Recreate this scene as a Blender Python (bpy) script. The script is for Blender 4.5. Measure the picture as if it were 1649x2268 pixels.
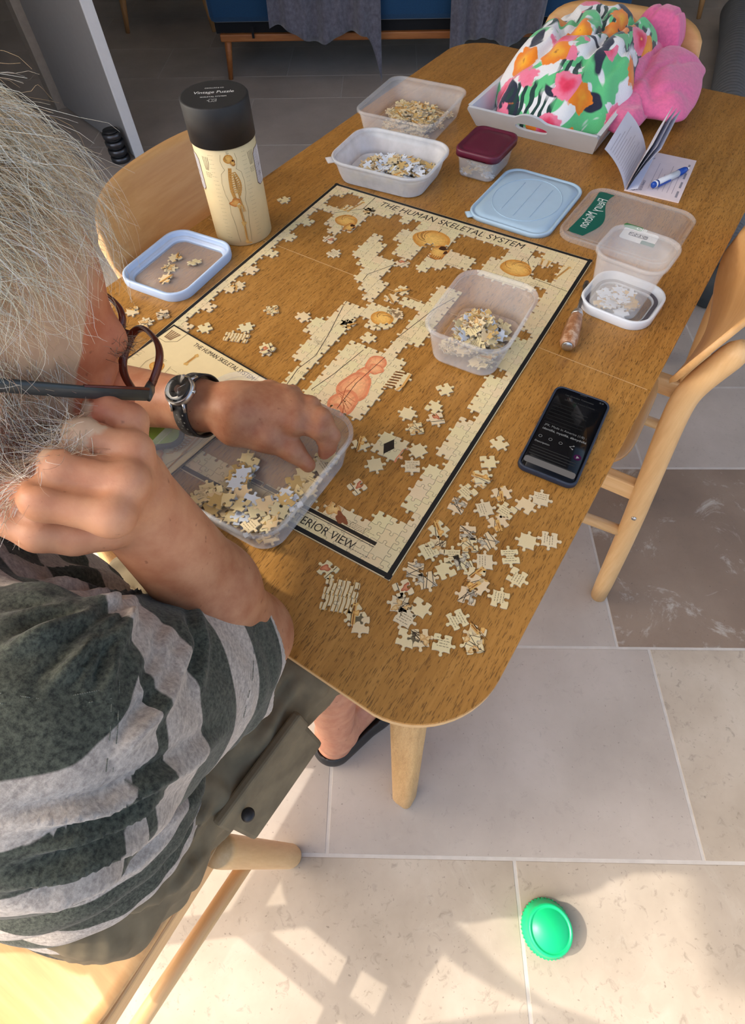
import bpy, bmesh, math, random
import numpy as np
from mathutils import Vector, Matrix, noise as mnoise

for _o in list(bpy.data.objects):
    bpy.data.objects.remove(_o, do_unlink=True)
SC = bpy.context.scene
COL = SC.collection

# ------------------------------------------------------------------ camera
CAM_POS = Vector((0.664, -0.234, 1.325))
CAM_R = Vector((0.858, 0.514, -0.018)); CAM_U = Vector((-0.427, 0.730, 0.533))
CAM_D = Vector((-0.287, 0.450, -0.846))
_d = CAM_D.normalized(); _r = (CAM_R - CAM_R.dot(_d) * _d).normalized(); _u = _r.cross(_d)
cam_data = bpy.data.cameras.new('camera')
cam_data.sensor_fit = 'HORIZONTAL'; cam_data.sensor_width = 36.0
cam_data.lens = 36.0 * 1200.0 / 1649.0
cam_data.clip_start = 0.02; cam_data.clip_end = 200
camera = bpy.data.objects.new('camera', cam_data); COL.objects.link(camera)
camera.matrix_world = Matrix(((_r.x, _u.x, -_d.x, CAM_POS.x), (_r.y, _u.y, -_d.y, CAM_POS.y),
                              (_r.z, _u.z, -_d.z, CAM_POS.z), (0, 0, 0, 1)))
SC.camera = camera

# ------------------------------------------------------------------ light
SUN_DIR = Vector((0.84, 0.49, -1.0)).normalized()
sun_data = bpy.data.lights.new('sun', 'SUN'); sun_data.energy = 2.3; sun_data.angle = 0.012
sun_data.color = (1.0, 0.93, 0.82)
sun = bpy.data.objects.new('sun', sun_data); COL.objects.link(sun)
sun.rotation_euler = SUN_DIR.to_track_quat('-Z', 'Y').to_euler()
sun.location = (-3, -2, 5)
world = bpy.data.worlds.new('sky'); SC.world = world; world.use_nodes = True
wn = world.node_tree; wn.nodes.clear()
_o = wn.nodes.new('ShaderNodeOutputWorld'); _b = wn.nodes.new('ShaderNodeBackground')
_s = wn.nodes.new('ShaderNodeTexSky'); _s.sky_type = 'NISHITA'; _s.sun_disc = False
_s.sun_elevation = math.radians(46); _s.sun_rotation = math.atan2(-SUN_DIR.x, -SUN_DIR.y)
_s.air_density = 0.7; _s.dust_density = 5.0; _s.ozone_density = 0.6
_b.inputs[1].default_value = 0.36
_hz = wn.nodes.new('ShaderNodeMix'); _hz.data_type = 'RGBA'; _hz.blend_type = 'MULTIPLY'; _hz.inputs[0].default_value = 1.0
_hz.inputs[7].default_value = (1.0, 1.0, 0.92, 1)      # hazy summer sky
wn.links.new(_s.outputs[0], _hz.inputs[6]); wn.links.new(_hz.outputs[2], _b.inputs[0]); wn.links.new(_b.outputs[0], _o.inputs[0])
SC.view_settings.view_transform = 'Standard'; SC.view_settings.look = 'None'
SC.view_settings.gamma = 1.0; SC.view_settings.use_curve_mapping = False
SC.view_settings.exposure = 0.58

# ------------------------------------------------------------------ helpers
def srgb(r, g, b):
    f = lambda c: (c / 255 / 12.92) if c / 255 <= 0.04045 else ((c / 255 + 0.055) / 1.055) ** 2.4
    return (f(r), f(g), f(b))

class Nodes:
    def __init__(s, name):
        s.m = bpy.data.materials.new(name); s.m.use_nodes = True
        s.t = s.m.node_tree; s.t.nodes.clear()
        s.out = s.t.nodes.new('ShaderNodeOutputMaterial')
    def n(s, typ, **kw):
        nd = s.t.nodes.new(typ)
        for k, v in kw.items():
            if k.startswith('i_'):
                k2 = k[2:]; key = int(k2) if k2.isdigit() else k2.replace('_', ' ')
                nd.inputs[key].default_value = v
            else:
                setattr(nd, k, v)
        return nd
    def l(s, a, b):
        s.t.links.new(a, b)
    def coord(s, kind='Object', scale=(1, 1, 1), rot=(0, 0, 0), loc=(0, 0, 0)):
        tc = s.n('ShaderNodeTexCoord'); mp = s.n('ShaderNodeMapping')
        mp.inputs['Scale'].default_value = scale; mp.inputs['Rotation'].default_value = rot
        mp.inputs['Location'].default_value = loc
        s.l(tc.outputs[kind], mp.inputs['Vector']); return mp.outputs[0]
    def noise(s, vec, scale, detail=4, rough=0.55, dist=0.0):
        nd = s.n('ShaderNodeTexNoise'); nd.inputs['Scale'].default_value = scale
        nd.inputs['Detail'].default_value = detail; nd.inputs['Roughness'].default_value = rough
        nd.inputs['Distortion'].default_value = dist
        s.l(vec, nd.inputs['Vector']); return nd.outputs[0]
    def ramp(s, fac, stops, interp='LINEAR'):
        nd = s.n('ShaderNodeValToRGB'); cr = nd.color_ramp; cr.interpolation = interp
        while len(cr.elements) < len(stops): cr.elements.new(0.5)
        for e, (p, c) in zip(cr.elements, stops):
            e.position = p; e.color = (*c, 1) if len(c) == 3 else c
        s.l(fac, nd.inputs[0]); return nd.outputs[0]
    def mix(s, fac, a, b, typ='MIX'):
        nd = s.n('ShaderNodeMix', data_type='RGBA', blend_type=typ)
        for src, i in ((fac, 0), (a, 6), (b, 7)):
            if hasattr(src, 'is_output'): s.l(src, nd.inputs[i])
            else: nd.inputs[i].default_value = (*src, 1) if isinstance(src, tuple) and len(src) == 3 else src
        return nd.outputs[2]
    def math(s, op, a, b=0.0):
        nd = s.n('ShaderNodeMath', operation=op)
        for src, i in ((a, 0), (b, 1)):
            if hasattr(src, 'is_output'): s.l(src, nd.inputs[i])
            else: nd.inputs[i].default_value = src
        return nd.outputs[0]
    def bsdf(s, color, rough=0.5, metal=0.0, bump=None, bstr=0.2, bdist=0.002, spec=0.5, sss=0.0, sheen=0.0, coat=0.0):
        p = s.n('ShaderNodeBsdfPrincipled')
        for src, k in ((color, 'Base Color'), (rough, 'Roughness'), (metal, 'Metallic')):
            if hasattr(src, 'is_output'): s.l(src, p.inputs[k])
            else: p.inputs[k].default_value = (*src, 1) if isinstance(src, tuple) else src
        p.inputs['Specular IOR Level'].default_value = spec
        if sss:
            p.inputs['Subsurface Weight'].default_value = sss
            p.inputs['Subsurface Radius'].default_value = (0.006, 0.0025, 0.0015)
            p.inputs['Subsurface Scale'].default_value = 1.0
        if sheen: p.inputs['Sheen Weight'].default_value = sheen
        if coat: p.inputs['Coat Weight'].default_value = coat
        if bump is not None:
            b = s.n('ShaderNodeBump'); b.inputs['Strength'].default_value = bstr
            b.inputs['Distance'].default_value = bdist
            s.l(bump, b.inputs['Height']); s.l(b.outputs[0], p.inputs['Normal'])
        s.l(p.outputs[0], s.out.inputs[0]); return p

def plain(name, rgb, rough=0.5, metal=0.0, var=0.08, scale=40, bstr=0.05, spec=0.5, **kw):
    """one colour with faint procedural mottling and grain"""
    N = Nodes(name); v = N.coord()
    nz = N.noise(v, scale, 3)
    dark = tuple(c * (1 - var) for c in rgb); lite = tuple(min(1, c * (1 + var)) for c in rgb)
    c = N.ramp(nz, [(0.3, dark), (0.7, lite)])
    N.bsdf(c, rough, metal, bump=nz, bstr=bstr, bdist=0.001, spec=spec, **kw)
    return N.m

def wood(name, dark, mid, lite, along='Y', scale=1.0, rough=0.45, pores=0.0, bstr=0.12):
    N = Nodes(name)
    k = {'X': (1, 14, 14), 'Y': (14, 1, 14), 'Z': (14, 14, 1)}[along]
    v = N.coord(scale=tuple(x * scale for x in k))
    n1 = N.noise(v, 3.0, 6, 0.6, 0.6)
    n2 = N.noise(v, 14.0, 4, 0.6)
    f = N.math('ADD', N.math('MULTIPLY', n1, 0.62), N.math('MULTIPLY', n2, 0.38))
    c = N.ramp(f, [(0.32, dark), (0.5, mid), (0.68, lite)])
    h = n2
    if pores:
        kp = {'X': (1, 9, 9), 'Y': (9, 1, 9), 'Z': (9, 9, 1)}[along]
        vp = N.coord(scale=tuple(x * scale for x in kp))
        n3 = N.noise(vp, 62.0, 2, 0.5)
        pm = N.ramp(n3, [(0.56, (0, 0, 0)), (0.64, (1, 1, 1))])
        c = N.mix(N.math('MULTIPLY', pm, pores), c, tuple(x * 0.42 for x in dark))
        h = N.math('SUBTRACT', n2, pm)
    N.bsdf(c, rough, bump=h, bstr=bstr, bdist=0.0006, spec=0.4)
    return N.m

def plastic(name, tint, milky=0.3, rough=0.25):
    """thin see-through plastic: part of the light passes straight through, the rest meets milky plastic"""
    N = Nodes(name); v = N.coord()
    tr = N.n('ShaderNodeBsdfTransparent'); tr.inputs[0].default_value = (*[0.86 + 0.14 * x for x in tint], 1)
    p = N.n('ShaderNodeBsdfPrincipled'); p.inputs['Base Color'].default_value = (*tint, 1)
    p.inputs['Roughness'].default_value = rough
    nz = N.noise(v, 30, 3)
    fac = N.ramp(nz, [(0.3, (milky * 0.85,) * 3), (0.7, (milky * 1.15,) * 3)])
    mx = N.n('ShaderNodeMixShader'); N.l(fac, mx.inputs[0]); N.l(tr.outputs[0], mx.inputs[1]); N.l(p.outputs[0], mx.inputs[2])
    N.l(mx.outputs[0], N.out.inputs[0]); return N.m

class MB:
    """collects vertices, faces, colours and material slots of one mesh"""
    def __init__(s):
        s.v = []; s.f = []; s.c = []; s.mi = []; s.sm = []
    def add(s, verts, faces, col=None, mi=0, smooth=True):
        o = len(s.v)
        s.v.extend(tuple(map(float, p)) for p in verts)
        s.c.extend([col or (1, 1, 1)] * len(verts))
        for f in faces:
            s.f.append(tuple(i + o for i in f)); s.mi.append(mi); s.sm.append(smooth)
        return s
    def box(s, c, size, rotz=0.0, M=None, **kw):
        x, y, z = (k / 2 for k in size)
        vs = [Vector((a * x, b * y, d * z)) for d in (-1, 1) for b in (-1, 1) for a in (-1, 1)]
        R = M or Matrix.Rotation(rotz, 3, 'Z')
        vs = [R @ q + Vector(c) for q in vs]
        kw.setdefault('smooth', False)
        return s.add(vs, [(0, 2, 3, 1), (4, 5, 7, 6), (0, 1, 5, 4), (2, 6, 7, 3), (0, 4, 6, 2), (1, 3, 7, 5)], **kw)
    def tube(s, path, radii, n=16, cap=True, flat=(1, 1), ref=None, **kw):
        P = [Vector(p) for p in path]
        if not hasattr(radii, '__len__'): radii = [radii] * len(P)
        rings = []; up = Vector(ref) if ref else None
        for i, p in enumerate(P):
            t = (P[min(i + 1, len(P) - 1)] - P[max(i - 1, 0)]).normalized()
            if up is None:
                up = Vector((0, 0, 1)) if abs(t.z) < 0.9 else Vector((1, 0, 0))
            a = (up - up.dot(t) * t).normalized(); b = t.cross(a)
            if not ref: up = a
            rings.append([p + radii[i] * (math.cos(w) * a * flat[0] + math.sin(w) * b * flat[1])
                          for w in (2 * math.pi * k / n for k in range(n))])
        return s.loft(rings, cap, cap, **kw)
    def loft(s, rings, cap0=True, cap1=True, **kw):
        n = len(rings[0]); vs = [p for r in rings for p in r]; fs = []
        for i in range(len(rings) - 1):
            for k in range(n):
                fs.append((i * n + k, i * n + (k + 1) % n, (i + 1) * n + (k + 1) % n, (i + 1) * n + k))
        if cap0: fs.append(tuple(range(n - 1, -1, -1)))
        if cap1: fs.append(tuple((len(rings) - 1) * n + k for k in range(n)))
        return s.add(vs, fs, **kw)
    def lathe(s, prof, n=40, c=(0, 0, 0), cap=True, **kw):
        c = Vector(c)
        return s.loft([[c + Vector((r * math.cos(w), r * math.sin(w), z)) for w in (2 * math.pi * k / n for k in range(n))]
                       for r, z in prof], cap, cap, **kw)
    def prism(s, out, z0, z1, **kw):
        kw.setdefault('smooth', False)
        return s.loft([[(x, y, z0) for x, y in out], [(x, y, z1) for x, y in out]], **kw)
    def strip(s, pts, w, z=0.0, col=None, mi=0, fn=None):
        """flat ink line of width w through 2-D points"""
        P = [Vector((p[0], p[1])) for p in pts]; vs = []; fs = []
        for i, p in enumerate(P):
            t = P[min(i + 1, len(P) - 1)] - P[max(i - 1, 0)]
            if t.length < 1e-9: t = Vector((1, 0))
            t.normalize(); nn = Vector((-t.y, t.x)) * w / 2
            vs += [(p.x - nn.x, p.y - nn.y, z), (p.x + nn.x, p.y + nn.y, z)]
        for i in range(len(P) - 1):
            fs.append((2 * i, 2 * i + 2, 2 * i + 3, 2 * i + 1))
        if fn: vs = [fn(*q) for q in vs]
        return s.add(vs, fs, col, mi, False)
    def mesh(s, name):
        me = bpy.data.meshes.new(name); me.from_pydata(s.v, [], s.f)
        me.polygons.foreach_set('use_smooth', s.sm)
        me.polygons.foreach_set('material_index', s.mi)
        if any(c != (1, 1, 1) for c in s.c):
            at = me.color_attributes.new('Col', 'FLOAT_COLOR', 'POINT')
            at.data.foreach_set('color', np.array([(*c, 1) for c in s.c], np.float32).ravel())
        me.update(); return me
    def build(s, name, mats, parent=None, bevel=0, auto=False, sub=0):
        me = s.mesh(name)
        for m in (mats if isinstance(mats, (list, tuple)) else [mats]): me.materials.append(m)
        return link(name, me, parent, bevel, sub)

def link(name, me, parent=None, bevel=0, sub=0):
    o = bpy.data.objects.new(name, me); COL.objects.link(o)
    if parent is not None: o.parent = parent
    if bevel:
        b = o.modifiers.new('bevel', 'BEVEL'); b.width = bevel; b.segments = 2; b.limit_method = 'ANGLE'
    if sub:
        q = o.modifiers.new('sub', 'SUBSURF'); q.levels = sub; q.render_levels = sub
    return o

def tag(o, label, cat, group=None):
    o['label'] = label; o['category'] = cat
    if group: o['group'] = group
    return o

def thing(name, label, cat, loc=(0, 0, 0), rotz=0.0, group=None):
    o = bpy.data.objects.new(name, None); COL.objects.link(o); o.empty_display_size = 0.05
    o.location = loc; o.rotation_euler = (0, 0, rotz)
    return tag(o, label, cat, group)

def copy_thing(root, loc, rotz, label=None, group=None):
    r = root.copy(); COL.objects.link(r); r.location = loc; r.rotation_euler = (0, 0, rotz)
    if label: r['label'] = label
    if group: r['group'] = group
    for ch in list(root.children):
        c = ch.copy(); COL.objects.link(c); c.parent = r
        for g in list(ch.children):
            d = g.copy(); COL.objects.link(d); d.parent = c
    return r

def rrect(w, d, r, n=6):
    out = []
    for cx, cy, a0 in ((w / 2 - r, d / 2 - r, 0), (-w / 2 + r, d / 2 - r, 90), (-w / 2 + r, -d / 2 + r, 180), (w / 2 - r, -d / 2 + r, 270)):
        for k in range(n + 1):
            a = math.radians(a0 + 90 * k / n); out.append((cx + r * math.cos(a), cy + r * math.sin(a)))
    return out

def rings_rr(spec, n=6):
    return [[(x, y, z) for x, y in rrect(w, d, r, n)] for w, d, r, z in spec]

def text_tris(txt, size, spacing=1.0, shear=0.0, bold=0.0):
    """lettering as flat triangles, origin at the left of the baseline"""
    cu = bpy.data.curves.new('lettering', 'FONT'); cu.body = txt; cu.size = size; cu.space_character = spacing
    cu.shear = shear; cu.resolution_u = 3; cu.offset = bold
    ob = bpy.data.objects.new('lettering', cu); COL.objects.link(ob)
    dg = bpy.context.evaluated_depsgraph_get()
    me = ob.evaluated_get(dg).to_mesh(); me.calc_loop_triangles()
    vs = np.array([v.co[:] for v in me.vertices]) if len(me.vertices) else np.zeros((0, 3))
    ts = [tuple(t.vertices) for t in me.loop_triangles]
    ob.evaluated_get(dg).to_mesh_clear(); bpy.data.objects.remove(ob); bpy.data.curves.remove(cu)
    return vs[:, :2], ts

def fit_text(txt, width, size, spacing=1.0, shear=0.0, bold=0.0):
    v, t = text_tris(txt, size, spacing, shear, bold)
    v = v - [v[:, 0].min(), 0]
    v[:, 0] *= width / v[:, 0].max(); return v, t

INK = None
def ink_material():
    N = Nodes('printed_ink'); a = N.n('ShaderNodeVertexColor'); a.layer_name = 'Col'
    v = N.coord(); nz = N.noise(v, 900, 2)
    c = N.mix(0.10, a.outputs[0], N.mix(nz, (0.0, 0.0, 0.0), (1.0, 1.0, 1.0)), 'OVERLAY')
    N.bsdf(c, 0.5, spec=0.35); return N.m
INK = ink_material()
BEECH = wood('beech_wood', srgb(205, 160, 108), srgb(217, 175, 122), srgb(226, 188, 138), 'Z', 1.0, 0.42)
BEECH_Y = wood('beech_wood_rail', srgb(205, 160, 108), srgb(217, 175, 122), srgb(226, 188, 138), 'Y', 1.0, 0.42)
PLY = wood('beech_plywood', srgb(196, 146, 92), srgb(208, 160, 104), srgb(218, 174, 120), 'X', 0.7, 0.38)
BLACK = plain('black_plastic', (0.012, 0.012, 0.014), 0.4)
STEEL = plain('steel', (0.55, 0.55, 0.56), 0.3, 1.0)
rng = random.Random(7)
# ------------------------------------------------------------------ room
ANG = math.radians(30); UU = Vector((math.cos(ANG), math.sin(ANG), 0)); VV = Vector((-math.sin(ANG), math.cos(ANG), 0))
def uv(u, v, z=0.0): return UU * u + VV * v + Vector((0, 0, z))

def stone(name, base, dark, lite, veins=0.0, speck=0.5, rough=0.45):
    N = Nodes(name); v = N.coord('Object'); oi = N.n('ShaderNodeObjectInfo')
    add = N.n('ShaderNodeVectorMath', operation='ADD'); N.l(v, add.inputs[0])
    mul = N.n('ShaderNodeVectorMath', operation='SCALE'); mul.inputs[0].default_value = (37, 17, 5); N.l(oi.outputs['Random'], mul.inputs['Scale'])
    N.l(mul.outputs[0], add.inputs[1]); v = add.outputs[0]
    n1 = N.noise(v, 3.5, 5, 0.6); n2 = N.noise(v, 55, 4, 0.65, 0.8); n3 = N.noise(v, 150, 2, 0.5)
    c = N.ramp(n1, [(0.3, dark), (0.52, base), (0.72, lite)])
    sp = N.ramp(n2, [(0.28, (1, 1, 1)), (0.42, (0, 0, 0))])
    c = N.mix(N.math('MULTIPLY', sp, speck), c, tuple(x * 0.55 for x in dark))
    pt = N.ramp(n3, [(0.24, (1, 1, 1)), (0.31, (0, 0, 0))])
    c = N.mix(N.math('MULTIPLY', pt, 0.5), c, tuple(x * 0.3 for x in dark))
    if veins:
        n4 = N.noise(v, 7, 8, 0.75, 1.2); vm = N.ramp(n4, [(0.56, (0, 0, 0)), (0.66, (1, 1, 1))])
        c = N.mix(N.math('MULTIPLY', vm, veins), c, (0.62, 0.58, 0.52))
    br = N.math('MULTIPLY_ADD', oi.outputs['Random'], 0.14)
    N.bsdf(c, N.math('ADD', rough, N.math('MULTIPLY', n2, 0.15)), bump=n2, bstr=0.15, bdist=0.001, spec=0.4)
    return N.m
ST_GREY = stone('limestone_grey', (0.42, 0.365, 0.32), (0.36, 0.31, 0.27), (0.48, 0.42, 0.375), 0.06, 0.20)
ST_BEIGE = stone('limestone_beige', (0.43, 0.36, 0.285), (0.34, 0.28, 0.215), (0.52, 0.45, 0.37), 0.1, 0.5, 0.5)
ST_BROWN = stone('limestone_brown', (0.235, 0.17, 0.125), (0.19, 0.135, 0.10), (0.29, 0.215, 0.16), 0.55, 0.12, 0.5)
GROUT = plain('tile_grout', (0.50, 0.46, 0.42), 0.85)

fl = MB().box(uv(0.6, 2.0, -0.0507), (14, 14, 0.1), ANG).build('floor', GROUT); fl['kind'] = 'structure'
VJ = [-2.55, -2.1, -1.55, -1.10, -0.54, -0.095, 0.46, 0.795, 1.23, 1.78, 2.12, 2.50, 3.04, 3.34, 3.79, 4.35, 4.68, 5.2, 5.75]
US = {(-1.10): 0.725, (-0.54): 0.34, (-0.095): 1.034, 0.46: 1.234, 3.04: 0.2, 0.795: 0.78, 1.23: 1.43, 1.78: 0.95, 2.12: 0.55, 2.50: 1.25}
tile_cache = {}
for i in range(len(VJ) - 1):
    v0, v1 = VJ[i], VJ[i + 1]; L = 0.77; u0 = US.get(v0, rng.uniform(0, L))
    k = math.floor((-3.4 - u0) / L)
    u = u0 + k * L
    while u < 4.0:
        w = L - 0.005; d = v1 - v0 - 0.005; key = (round(d, 3),)
        if v0 == -0.095 and abs(u - 1.034) < 0.05: m = ST_BROWN
        elif v0 <= -1.09 or (v0 == -1.10): m = ST_BEIGE
        else: m = ST_GREY
        if v0 == -0.54 and u > 1.0: m = ST_BEIGE
        if (key, m.name) not in tile_cache:
            tb = MB(); e = 0.0015
            tb.loft([[(-w / 2, -d / 2, -0.012), (w / 2, -d / 2, -0.012), (w / 2, d / 2, -0.012), (-w / 2, d / 2, -0.012)],
                     [(-w / 2, -d / 2, -e), (w / 2, -d / 2, -e), (w / 2, d / 2, -e), (-w / 2, d / 2, -e)],
                     [(-w / 2 + e, -d / 2 + e, 0), (w / 2 - e, -d / 2 + e, 0), (w / 2 - e, d / 2 - e, 0), (-w / 2 + e, d / 2 - e, 0)]], smooth=False)
            me = tb.mesh('floor_tile'); me.materials.append(m); tile_cache[(key, m.name)] = me
        t = link('floor_tile', tile_cache[(key, m.name)], fl)
        t.location = uv(u + L / 2, (v0 + v1) / 2); t.rotation_euler = (0, 0, ANG)
        u += L
PLASTER = plain('wall_plaster', (0.70, 0.68, 0.64), 0.85, var=0.05)
CEILM = plain('ceiling_paint', (0.72, 0.71, 0.69), 0.9, var=0.03)
def slab(name, u0, u1, v0, v1, z0, z1, m):
    o = MB().box(uv((u0 + u1) / 2, (v0 + v1) / 2, (z0 + z1) / 2), (u1 - u0, v1 - v0, z1 - z0), ANG).build(name, m)
    o['kind'] = 'structure'; return o
slab('wall_left', -1.75, -1.55, 1.30, 2.45, 0, 2.9, PLASTER)
slab('wall_left_lintel', -1.75, -1.55, -0.20, 1.30, 2.10, 2.9, PLASTER)  # unseen, added and sized to keep direct sun off the table top
slab('wall_far_left', -3.2, -3.0, 2.4, 6.2, 0, 2.9, PLASTER)
slab('wall_corner', -3.2, -1.75, 2.25, 2.45, 0, 2.9, PLASTER)
slab('wall_back', -3.2, 4.2, 6.0, 6.2, 0, 2.9, PLASTER)
slab('wall_right', 4.0, 4.2, 2.2, 6.0, 0, 2.9, PLASTER)
slab('ceiling', -1.75, 4.2, -0.75, 2.45, 2.9, 3.05, CEILM)
slab('ceiling_rear', -3.2, 4.2, 2.45, 6.2, 2.9, 3.05, CEILM)

# door leaf standing open, held by a stopper made of steel discs
DOORM = plain('door_paint_shaded', (0.30, 0.29, 0.285), 0.6, var=0.03)  # white door's face painted grey to stand for the shade on it
DOOREDGE = plain('door_edge_white', (0.72, 0.72, 0.74), 0.5, var=0.02)
da = Vector((-1.845, 1.668, 0)); db = Vector((-2.62, 1.905, 0)); dd = (db - da); dl = dd.length; dang = math.atan2(dd.y, dd.x)
dr = MB().box((dl / 2, 0, 1.06), (dl, 0.036, 2.09)).build('door_1', DOORM); dr['kind'] = 'structure'
dr.location = da; dr.rotation_euler = (0, 0, dang)
MB().box((-0.004, 0, 1.06), (0.012, 0.05, 2.09)).build('edge_strip', DOOREDGE, dr, bevel=0.002)
MB().box((dl + 0.05, 0.03, 1.06), (0.08, 0.06, 2.12)).build('hinge_post', plain('hinge_post_beige', (0.36, 0.31, 0.26), 0.6), dr, bevel=0.003)
MB().box((0.06, 0.05, 1.0), (0.02, 0.06, 0.02)).box((0.06, 0.08, 1.0), (0.12, 0.015, 0.02)).build('handle', STEEL, dr)
ds = thing('door_stopper', 'round black and steel stacked-disc stopper on the floor against the open door', 'door stopper', (-1.925, 1.615, 0))
db_ = MB()
for k in range(4):
    z = k * 0.034
    r = MB().lathe([(0.040, z), (0.045, z + 0.004), (0.045, z + 0.022), (0.040, z + 0.026)], 28).build('steel_disc', plain('gunmetal', (0.10, 0.10, 0.11), 0.3, 0.9) if k == 0 else bpy.data.materials['gunmetal'], ds)
    MB().lathe([(0.036, z + 0.0262), (0.036, z + 0.0338)], 24).build('rubber_ring', BLACK, ds)
# ------------------------------------------------------------------ dining table
OAK = wood('oak_veneer', srgb(146, 99, 42), srgb(168, 119, 55), srgb(184, 134, 68), 'Y', 1.6, 0.36, pores=0.75)
OAKLEG = wood('oak_solid', srgb(178, 138, 88), srgb(196, 156, 104), srgb(208, 170, 118), 'Z', 1.6, 0.45, pores=0.3)
OAKEDGE = wood('oak_edge_band', srgb(186, 148, 100), srgb(200, 164, 116), srgb(210, 176, 130), 'X', 1.0, 0.5)
TABLE = thing('dining_table', 'oak dining table with rounded corners and a seam across its top', 'table', (0.288, 0.70, 0), -0.04)
HW, HL, TR_, ZT = 0.431, 0.814, 0.092, 0.75
def table_outline():
    out = []
    for sx, sy, a0 in ((1, 1, 0), (-1, 1, 90), (-1, -1, 180), (1, -1, 270)):
        for k in range(15):
            a = math.radians(a0 + 90 * k / 14)
            out.append((sx * (HW - TR_) + TR_ * math.cos(a), sy * (HL - TR_) + TR_ * math.sin(a)))
    return [(x * (1 + 0.006 * (1 - (y / HL) ** 2)), y * (1 + 0.027 * (1 - (x / HW) ** 2))) for x, y in out]
TOUT = table_outline(); SEAM = -0.232
def clip_out(poly, y0, keep_up):
    res = []
    for i in range(len(poly)):
        a, b = poly[i - 1], poly[i]
        ia = (a[1] >= y0) == keep_up; ib = (b[1] >= y0) == keep_up
        if ia != ib:
            t = (y0 - a[1]) / (b[1] - a[1]); res.append((a[0] + t * (b[0] - a[0]), y0))
        if ib: res.append(b)
    return res
for up, yy in ((False, SEAM - 0.0010), (True, SEAM + 0.0010)):
    o = clip_out(TOUT, yy, up)
    sh = lambda d: [(x - d * math.copysign(1, x) * (abs(x) > 0.3), y - d * math.copysign(1, y) * (abs(y) > 0.6)) for x, y in o]
    b = MB()
    b.loft([[(x * 0.985, y * 0.992, ZT - 0.022) for x, y in o], [(x, y, ZT - 0.014) for x, y in o], [(x, y, ZT - 0.002) for x, y in o]], True, False, mi=1, smooth=False)
    b.loft([[(x, y, ZT - 0.002) for x, y in o], [(x * 0.9985, y * 0.999, ZT) for x, y in o]], False, True, mi=0, smooth=False)
    b.build('table_leaf', [OAK, OAKEDGE], TABLE)
MB().box((0, SEAM, ZT - 0.0040), (2 * HW - 0.01, 0.0019, 0.0076)).build('seam_strip', OAKEDGE, TABLE)
for sx in (-1, 1):
    for sy in (-1, 1):
        foot = Vector((sx * 0.394, sy * 0.806, 0)); top = Vector((sx * 0.335, sy * 0.735, ZT - 0.02))
        rr = []
        for t, s in ((0, 0.040), (0.02, 0.044), (1, 0.050)):
            p = foot.lerp(top, t); rr.append([(p.x + x, p.y + y, p.z) for x, y in rrect(s, s, s * 0.28, 4)])
        MB().loft(rr).build('leg', OAKLEG, TABLE)
for sy in (-1, 1): MB().box((0, sy * 0.70, ZT - 0.052), (0.58, 0.022, 0.06)).build('apron', OAKLEG, TABLE, bevel=0.002)
for sx in (-1, 1): MB().box((sx * 0.30, 0, ZT - 0.052), (0.022, 1.42, 0.06)).build('apron', OAKLEG, TABLE, bevel=0.002)

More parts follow.
